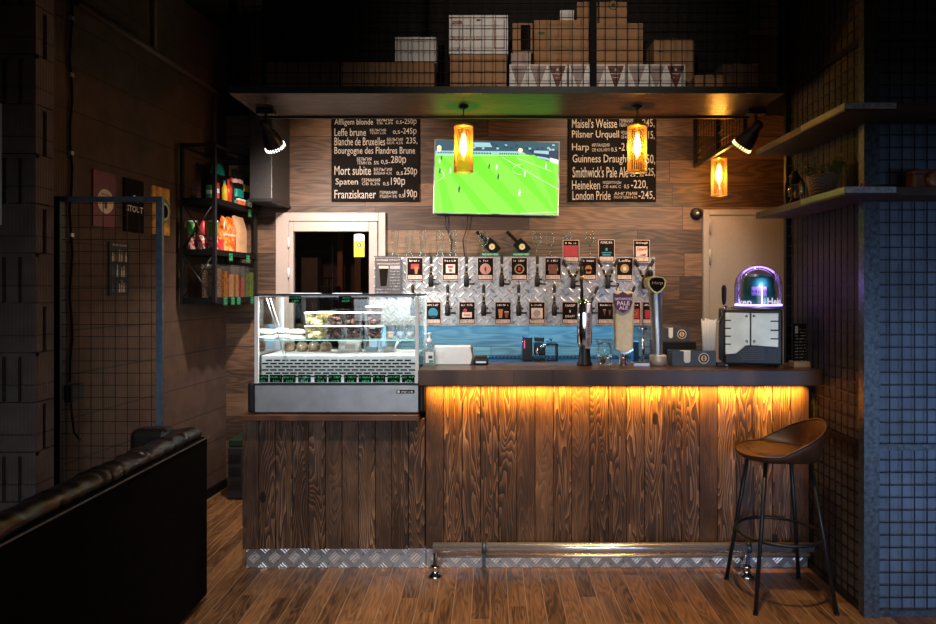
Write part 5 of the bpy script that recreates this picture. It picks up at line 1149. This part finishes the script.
for r_ in range(6):
    for c_ in range(4): m.box(X(770+c_*2), X(771+c_*2), y-.0015, y-.0002, Z(362-r_*2.3), Z(360.8-r_*2.3))
for r_ in range(7): m.box(X(745-r_*1.5), X(766), y-.0015, y-.0002, Z(360-r_*1.9), Z(359.2-r_*1.9))
m.build('grille', mat('grille_grey', (.05, .05, .055), .5), t)
t.rotation_euler.z = math.radians(-12); t.location.x += .016
yc = 3.90; R = .133; zd = bz1+.002; zc_ = wz(287, yc)
MB().lathe([(.142, 0), (.145, .003), (.145, .014), (.135, .018), (.120, .018)], (dx, yc, zd-.004), 40, True, 1, .86).build('collar', M['steel'], t)
t_d = NT('purple_glass'); tr = t_d.n('ShaderNodeBsdfTransparent', i0=(.74, .68, .92)); gl = t_d.n('ShaderNodeBsdfGlossy', i0=(.95, .9, 1)); gl.inputs['Roughness'].default_value = .06
lw_ = t_d.n('ShaderNodeLayerWeight'); lw_.inputs[0].default_value = .25; mx = t_d.n('ShaderNodeMixShader', i0=t_d.math('MULTIPLY_ADD', lw_.outputs[0], .5, .04), i1=tr, i2=gl); t_d.t.links.new(mx.outputs[0], t_d.out.inputs[0])
MB().lathe([(R, zd+.014)]+[(R, zd+.014+(zc_-zd-.014)*i/4) for i in range(1, 5)]+[(R*math.cos(a), zc_+R*.98*math.sin(a)) for a in [i*PI/24 for i in range(1, 13)]], (dx, yc, 0), 44, True, 1, .86).build('dome', t_d.mat, t)
pg = glow('purple_led', (.55, .38, 1.0), 5.5)
MB().tube([(dx+.128*math.cos(2*PI*i/40), yc+.108*math.sin(2*PI*i/40), zd+.019) for i in range(40)], .0045, 6, closed=True).build('led_ring', pg, t)
arc = [(dx+.120*math.cos(a), yc-.01, zc_+.118*math.sin(a)) for a in [i*PI/28 for i in range(7, 22)]]
MB().tube(arc, .005, 8).build('led_arch', glow('purple_led_arch', (.50, .33, .95), 3.2), t)
MB().lathe([(0, 0), (.090, .002), (.094, .01), (.094, .085), (.088, .10), (.088, .16), (.06, .185), (0, .19)], (dx, yc, zd+.012), 36, True, 1, .85).build('keg', mat('keg_green', (.02, .22, .10), .3, 0), t)
lb = MB(); yl = yc-.1155
lb.box(dx-.052, dx+.03, yc-.092, yc-.084, zd+.075, zd+.125); lb.build('keg_label', mat('keg_label', (.40, .36, .55), .4), t)
MB().text('Hein', dx-.05, dx+.028, zd+.09, zd+.108, yc-.0935).build('keg_label_print', mat('keg_print', (.02, .1, .04), .5), t)
MB().box(dx-.003, dx+.004, yl, yl+.003, zd+.018, zd+.13).build('led_line', pg, t)
def curvy(body, a0, a1, z0, z1, name):
    """lettering bent round the dome"""
    m = MB().text(body, 0, 1, z0, z1, 0, font_bold=.02)
    for v in m.bm.verts:
        a = a0+(a1-a0)*v.co.x; v.co = Vector((dx+(R+.001)*math.sin(a), yc-(R+.001)*.86*math.cos(a), v.co.z))
    m.build(name, glow('lit_lettering', (.85, .80, 1.0), .9), t)
curvy('Hein', .22, .95, zd+.020, zd+.062, 'lettering'); curvy('ken', -1.05, -.42, zd+.020, zd+.055, 'lettering')
point('dome_light', (dx, yc-.105, zc_+.02), .9, (.55, .35, 1), .02)
MB().box(wx(726, yc), bx0+.002, 3.88, 3.91, wz(317, yc), wz(311, yc), .004).tube([P2(721, 325, 3.88), P2(724, 318, 3.88), P2(725, 312, 3.88), P2(725.5, 306, 3.88)], [.008, .016, .018, .010], 12).tube([P2(722, 313, 3.86), P2(731, 313, 3.86)], .012, 10).tube([P2(722.5, 317, 3.86), P2(719.5, 324, 3.85)], .006, 8).build('tap_body', M['chrome'], t)
MB().tube([P2(723.8, 305, 3.88), P2(723.8, 302, 3.88), P2(723.8, 296, 3.88), P2(723.8, 288, 3.88), P2(723.8, 285, 3.88)], [.007, .012, .014, .0145, .008], 14).build('tap_handle', M['black'], t)
t = thing('power_adapter', 'small dark block at the left foot of the beer dispenser', 'adapter', (wx(720, 3.85), 3.85, T0))
MB().box(wx(716.5, 3.85), wx(724.5, 3.85), 3.83, 3.87, T0, T0+.022, .003).build('block', M['black'], t); MB().box(wx(724.6, 3.85), wx(727, 3.85), 3.835, 3.865, T0+.002, T0+.02).build('plug', M['chrome'], t)
# wooden card stand
t = thing('card_stand', 'small wooden stand with narrow black cards at the right end of the bar', 'card stand', (wx(800, 3.8), 3.8, T0))
MB().box(wx(791.5, 3.8), wx(808, 3.8), 3.77, 3.84, T0, T0+.034, .003).build('base', M['kraft'], t)
c_ = MB().box(wx(793, 3.8), wx(798.2, 3.8), 3.79, 3.80, T0+.03, wz(323.5, 3.8)).box(wx(798.8, 3.8), wx(806.5, 3.8), 3.80, 3.81, T0+.03, wz(323.5, 3.8)); 
for i in range(11): c_.m(1).marks(wx(794, 3.8), wx(797.6, 3.8), wz(361-i*3.1, 3.8), wz(359.8-i*3.1, 3.8), 3.7885, 4).marks(wx(799.5, 3.8), wx(806, 3.8), wz(361-i*3.1, 3.8), wz(359.8-i*3.1, 3.8), 3.7985, 6)
c_.m(1).rect(wx(794.2, 3.8), wx(797, 3.8), wz(333, 3.8), wz(326, 3.8), 3.788)
c_.build('cards', [M['chalk'], mat('card_print', (.35, .25, .15), .6)], t)

# ================================================================ snack rack on the left wall
rA = Vector((XL(4.65)+.035, 4.65, 0)); ru = Vector((.1, 1, 0)).normalized(); rv = Vector((1, -.1, 0)).normalized(); RL, RV = .66, .262
def rp(u, v, z): return rA+ru*u+rv*v+Vector((0, 0, z))
t = thing('snack_rack', 'black metal rack of snacks on the left wall behind the pastry case', 'rack', tuple(rp(RL/2, RV/2, 1.53)))
def rbox(m, u0, u1, v0, v1, z0, z1):
    return m.prism([rp(u0, v0, z0), rp(u1, v0, z0), rp(u1, v1, z0), rp(u0, v1, z0)], (0, 0, z1-z0))
RT = 2.63; sh_z = [1.545, 1.885, 2.245]
for u in (0, RL-.025):
    for v in (0, RV-.022): rbox(MB(), u, u+.025, v, v+.022, 1.51, RT).build('post', M['black'], t)
    rbox(MB(), u, u+.02, .022, RV-.022, RT-.025, RT).build('top_bar', M['black'], t)
for z in (RT-.024,): rbox(MB(), .025, RL-.025, RV-.02, RV, z, z+.02).build('top_bar', M['black'], t)
for z in sh_z: rbox(MB(), .002, RL-.002, .002, RV-.002, z-.04, z).build('shelf_board', M['blackm'], t)
for z0, z1 in ((1.545, 1.845), (1.885, 2.205)):
    MB().tube([rp(.01, .02, z0), rp(.01, RV-.02, z1)], .006, 6).tube([rp(.004, .02, z1), rp(.004, RV-.02, z0)], .006, 6).build('cross_brace', M['black'], t)
def canm(u, v, z, r, h, c, label, lid=None, band=None, cat='can', name='food_can', grp='tins on the snack rack'):
    p = rp(u, v, z+.001); t = thing(name, label, cat, tuple(p), grp)
    MB().lathe([(0, 0), (r*.95, 0), (r, .004), (r, h*.98), (r*.94, h), (0, h)], p, 20).build('body', c, t)
    if lid: MB().lathe([(r*1.02, h*.90), (r*1.03, h*.91), (r*1.03, h*1.02), (0, h*1.02)], p, 20).build('lid', lid, t)
    if band: MB().lathe([(r*1.005, h*.35), (r*1.008, h*.36), (r*1.008, h*.62), (r*1.005, h*.63)], p, 20).build('label_band', band, t)
    return z+h*1.02+.002
redp = NT('tin_red_print'); redp.set(Base_Color=redp.ramp(redp.noise(redp.obj(), 45, 2), [(.45, (.40, .012, .02)), (.58, (.55, .42, .35))]), Roughness=.35); redp = redp.mat
for v, l in ((.06, 'left'), (.135, 'middle'), (.215, 'right')):
    u = .06
    z = canm(u, v, sh_z[1], .033, .10, redp, 'lower red can of the %s pair on the middle rack shelf' % l)
    canm(u, v, z, .033, .10, M['green'] if v != .135 else M['red'], 'upper %s can of the %s pair on the middle rack shelf' % ('green' if v != .135 else 'red', l), M['white'] if v != .135 else None)
tag(MB().lathe([(0, 0), (.02, .004), (.024, .02), (.01, .034), (0, .035)], rp(.12, .19, sh_z[1]+.002), 14).build('small_gold_jar', M['brass']), 'small gold pot behind the cans on the middle rack shelf', 'pot')
for v, c, l in ((.175, M['green'], 'green topped white can near the front of the top rack shelf'), (.225, M['red'], 'red and white can at the front corner of the top rack shelf')):
    canm(.08, v, sh_z[2], .023, .115 if c is M['red'] else .10, c, l, None, M['white'])
def bottle(u, v, z, r, h, c, cap, label):
    p = rp(u, v, z+.001); t = thing('sauce_bottle', label, 'bottle', tuple(p), 'bottles on the snack rack')
    MB().lathe([(0, 0), (r, 0), (r, h*.62), (r*.4, h*.82), (r*.38, h*.88)], p, 16).build('body', c, t)
    MB().lathe([(r*.45, h*.88), (r*.45, h), (0, h)], p, 12).build('cap', cap, t)
bottle(.20, .225, sh_z[2], .022, .15, M['yellow'], M['teal'], 'yellow bottle with teal cap on the top rack shelf')
bottle(.255, .225, sh_z[2], .026, .17, mat('ketchup', (.60, .05, .015), .3, 0, .4, 60), M['red'], 'orange red bottle with red cap on the top rack shelf')
bottle(.31, .22, sh_z[2], .022, .19, mat('dark_sauce', (.05, .012, .012), .3), M['red'], 'dark sauce bottle with red cap on the top rack shelf')
def packet(u, v, z, w_, d, h, mats, label, bands=(), name='snack_packet', cr=.01, seed=1.):
    """w_ along the rack"""
    p = rp(u, v, z+.001); t = thing(name, label, 'packet', tuple(p), 'packets on the snack rack')
    o = bag(MB(), 0, 0, 0, w_, d, h, seed, cr)
    R_ = Matrix.Rotation(math.atan2(ru.y, ru.x), 4, 'Z'); R_.translation = p
    for vv in o.bm.verts: vv.co = R_ @ vv.co
    for f in o.bm.faces:
        uu = (f.calc_center_median().z-p.z)/h
        for i, (a, b) in enumerate(bands):
            if a <= uu < b: f.material_index = i+1
    o.build('bag', mats, t); return t
packet(.435, .20, sh_z[2], .135, .07, .27, [M['chalk'], M['teal'], M['teal'], mat('pack_pink', (.6, .35, .3), .4)], 'black and teal coffee bag on the top rack shelf', ((.0, .12), (.22, .42), (.60, .70)), 'coffee_bag')
packet(.34, .10, sh_z[2], .16, .07, .30, [M['teal'], M['chalk']], 'taller teal coffee bag at the back of the top rack shelf', ((0, .7),), 'coffee_bag', seed=2.)
packet(.585, .20, sh_z[2], .105, .07, .24, [M['chalk'], M['yellow'], M['green']], 'black bag with yellow print at the far end of the top rack shelf', ((.5, .75), (.0, .15)), 'coffee_bag', seed=3.)
t = thing('tea_packet', 'flat orange and white packet lying in front on the top rack shelf', 'packet', tuple(rp(.41, .245, sh_z[2]))); rbox(MB(), .36, .46, .238, .258, sh_z[2]+.001, sh_z[2]+.03).build('packet', M['orange'], t); rbox(MB(), .355, .465, .237, .259, sh_z[2]+.031, sh_z[2]+.045).build('paper_top', M['paper'], t)
t = thing('tea_packet', 'green and white packet leaning at the end of the top rack shelf', 'packet', tuple(rp(.53, .245, sh_z[2]))); rbox(MB(), .50, .57, .24, .258, sh_z[2]+.001, sh_z[2]+.05).build('packet', M['paper'], t); rbox(MB(), .53, .58, .236, .2395, sh_z[2]+.002, sh_z[2]+.04).build('leaf_print', M['green'], t)
op = NT('chips_print'); op.set(Base_Color=op.ramp(op.noise(op.obj(), 30, 3), [(.35, (.45, .05, .01)), (.5, (.75, .17, .02)), (.68, (.80, .40, .15))]), Roughness=.25)
packet(.30, .19, sh_z[1], .17, .09, .255, [op.mat, mat('pack_silver', (.6, .45, .4), .3)], 'orange snack bag on the middle rack shelf', ((.42, .48),), seed=4.)
packet(.17, .20, sh_z[1], .05, .06, .16, [M['red'], M['orange']], 'small red packet at the front post on the middle rack shelf', ((.5, 1),), seed=5.)
packet(.49, .18, sh_z[1], .17, .10, .28, [M['kraft']], 'tall brown paper bag on the middle rack shelf', (), 'paper_bag', .006, 6.)
def filled(name, c1, c2, sc):
    q_ = NT(name); vn = q_.n('ShaderNodeTexVoronoi', feature='F1'); q_.put(vn.inputs['Vector'], q_.obj()); vn.inputs['Scale'].default_value = sc
    q_.set(Base_Color=q_.ramp(vn.outputs['Distance'], [(.1, c1), (.7, c2)]), Roughness=.5); q_.bump(vn.outputs['Distance'], -1., .006); return q_.mat
dry = [('chickpeas', 'pale mixed nuts', (.45, .30, .18), (.08, .04, .02), .035, .165, .085, .21), ('nuts', 'orange corn nuts', (.70, .28, .03), (.16, .03, .005), .18, .045, .0, .19), ('pasta', 'yellow tan pasta', (.66, .36, .12), (.25, .10, .03), .265, .07, 0, .17),
       ('nuts', 'amber nuts', (.70, .30, .04), (.2, .05, .01), .352, .045, 0, .17), ('berries', 'red berries', (.60, .03, .01), (.12, .003, .003), .435, .05, 0, .15), ('peas', 'dark green peas', (.20, .28, .03), (.03, .05, .005), .515, .04, 0, .17), ('peas', 'bright green peas', (.30, .42, .04), (.05, .09, .01), .59, .06, 0, .19)]
for i, (nm, l, c1, c2, u, wd, vo, fh) in enumerate(dry):
    if i == 0: u0, u1, v0, v1 = .03, .12, .145, .25
    else: u0, u1, v0, v1 = u-wd/2-.004, u+wd/2+.004, .12, .25
    z = sh_z[0]+.001; p = rp((u0+u1)/2, (v0+v1)/2, z)
    t = thing('dry_food_container', 'clear upright container of %s on the bottom rack shelf' % l, 'container', tuple(p), 'clear containers on the bottom rack shelf')
    rbox(MB(), u0, u1, v0, v1, z, z+.225).build('container', M['tub'], t)
    rbox(MB(), u0+.004, u1-.004, v0+.004, v1-.004, z+.004, z+fh).build(nm, filled(nm+'_%d' % i, c1, c2, 90), t)
    rbox(MB(), u0-.001, u1+.001, v0-.001, v1+.001, z+.2255, z+.238).build('lid', M['glass_g'], t)
def rtag(u, z, label, seed):
    m = MB(); rbox(m, u-.028, u+.028, RV+.001, RV+.003, z-.075, z-.015)
    a, b = rp(u-.024, RV+.0035, 0), rp(u+.024, RV+.0035, 0); rr = random.Random(seed); m.m(1)
    for r_ in range(3):
        for k_ in range(5):
            if rr.random() < .2: continue
            p, q_ = a.lerp(b, (k_+.1)/5), a.lerp(b, (k_+rr.uniform(.5, .9))/5); zz = z-.03-r_*.017
            m.poly([(p.x, p.y, zz), (q_.x, q_.y, zz), (q_.x, q_.y, zz+.008), (p.x, p.y, zz+.008)])
    tag(m.build('price_tag', [mat('tag_green_%d' % seed, (.006, .07, .03), .5), M['green_ink']]), label, 'price tag', 'green price tags on the snack rack')
for i, (u, z, l) in enumerate(((.22, sh_z[1], 'green price tag under the orange snack bag'), (.49, sh_z[1], 'green price tag under the brown paper bag'), (.14, sh_z[0]+.02, 'green price tag at the front post under the containers'), (.25, sh_z[0]+.02, 'green price tag under the pasta container'), (.34, sh_z[0]+.02, 'green price tag under the amber nuts container'), (.56, sh_z[0]+.02, 'green price tag under the green peas containers'), (.52, sh_z[2]-.005, 'green price tag under the black bags on the top rack shelf'))): rtag(u, z, l, 50+i)

# ================================================================ things on the lower corner shelf
LZ = wz(187, 3.0)+.001
y = 3.72; x = wx(795, y)
t = thing('oil_lantern', 'small dark oil lantern with a glass globe on the lower pillar shelf', 'lantern', (x, y, LZ))
MB().lathe([(0, 0), (.045, 0), (.047, .012), (.030, .030), (.022, .045), (0, .045)], (x, y, LZ), 20).build('tank', M['black'], t)
MB().lathe([(.022, .046), (.036, .07), (.040, .09), (.032, .118), (.022, .13)], (x, y, LZ), 20).build('globe', M['glass'], t)
MB().lathe([(0, .05), (.006, .05), (.007, .075), (0, .09)], (x, y, LZ), 8).build('wick', M['brass'], t)
MB().lathe([(.024, .131), (.030, .135), (.026, .15), (.034, .158), (.020, .185), (.014, .20), (0, .203)], (x, y, LZ), 18).build('chimney', M['black'], t)
m = MB()
for s_ in (-1, 1): m.tube([(x+s_*.040, y, LZ+.015), (x+s_*.052, y, LZ+.05), (x+s_*.052, y, LZ+.13), (x+s_*.028, y, LZ+.165)], .004, 6)
m.build('frame', M['black'], t)
y = 3.46; x = wx(822, y)
t = thing('potted_plant', 'trailing green plant in a woven basket pot on the lower pillar shelf', 'potted plant', (x, y, LZ))
wv = NT('wicker'); xyz = wv.sep(wv.obj()); a_ = wv.math('SINE', wv.math('MULTIPLY', xyz[2], 420.)); b_ = wv.math('SINE', wv.math('MULTIPLY', wv.math('ADD', xyz[0], xyz[1]), 300.)); k_ = wv.math('MULTIPLY', a_, b_)
wv.set(Base_Color=wv.ramp(wv.math('MULTIPLY_ADD', k_, .5, .5), [(.2, (.10, .055, .035)), (.8, (.32, .20, .13))]), Roughness=.7); wv.bump(k_, .6, .004)
MB().lathe([(0, 0), (.052, 0), (.058, .01), (.072, .10), (.076, .13), (.070, .13), (.062, .11), (0, .11)], (x, y, LZ), 28).build('basket_pot', wv.mat, t)
rr = random.Random(12); lm = MB(); st_ = MB()
def leafq(m, p, d, ln, wd):
    d = d.normalized(); s = d.cross(Vector((rr.uniform(-1, 1), rr.uniform(-1, 1), 1))).normalized()*wd; q_ = p+d*ln*.5+Vector((0, 0, .003))
    m.poly([p, q_+s, p+d*ln, q_-s])
for i in range(26):
    a = rr.uniform(0, 2*PI); out = rr.uniform(.03, .10); up = rr.uniform(.03, .09); droop = rr.uniform(-.04, .05)
    if i > 19: a = rr.uniform(-.9, .4); out = rr.uniform(.10, .15); droop = -.06
    p0 = Vector((x+.03*math.cos(a), y+.03*math.sin(a), LZ+.11)); p1 = p0+Vector((out*.5*math.cos(a), out*.5*math.sin(a), up)); p2 = p0+Vector((out*math.cos(a), out*math.sin(a), up+droop))
    p1.x = min(p1.x, 1.82); p2.x = min(p2.x, 1.82)
    st_.tube([p0, p1, p2], .0012, 4)
    for k_ in range(9):
        f = rr.uniform(.2, 1); p = p0.lerp(p1, f*2) if f < .5 else p1.lerp(p2, f*2-1); leafq(lm, p, Vector((rr.uniform(-1, 1), rr.uniform(-1, 1), rr.uniform(-.3, 1))), rr.uniform(.014, .028), .006)
lm.build('leaves', mat('leaf_green', (.06, .11, .03), .5, 0, .5, 30), t); st_.build('stems', mat('stem_green', (.05, .08, .02), .6), t)
y = 3.10; x0, x1 = wx(914, y), wx(914, y)+.16; zt = LZ+.10
t = thing('camera_case', 'brown leather camera case on the lower pillar shelf at the right edge', 'camera case', ((x0+x1)/2, y, LZ))
MB().box(x0, x1, y, y+.07, LZ, zt, .012).build('case', mat('case_leather', (.20, .06, .03), .45, 0, .3, 20, .1), t)
m = MB(); m.M = Matrix.Translation((x0+.083, y, LZ+.045)) @ Matrix.Rotation(PI/2, 4, 'X'); m.lathe([(.036, 0), (.036, .03), (.030, .035), (0, .035)], seg=24).build('lens_cover', mat('tan_light', (.34, .13, .05), .4, 0, .2), t)
MB().box(x0-.002, x1+.002, y-.003, y+.073, zt-.028, zt-.022).build('strap', mat('strap_brown', (.05, .02, .01), .5), t)
y = 3.06; t = thing('leather_loop', 'thin red-brown cord loop lying on the corner of the lower shelf', 'cord', (wx(872, y), y, LZ))
MB().tube([(wx(873, y)+.032*math.cos(a), y+.06, LZ+.004+.030*max(0, math.sin(a))) for a in [i*PI/12 for i in range(13)]], .003, 6).build('loop', mat('cord_red', (.28, .06, .03), .5), t)
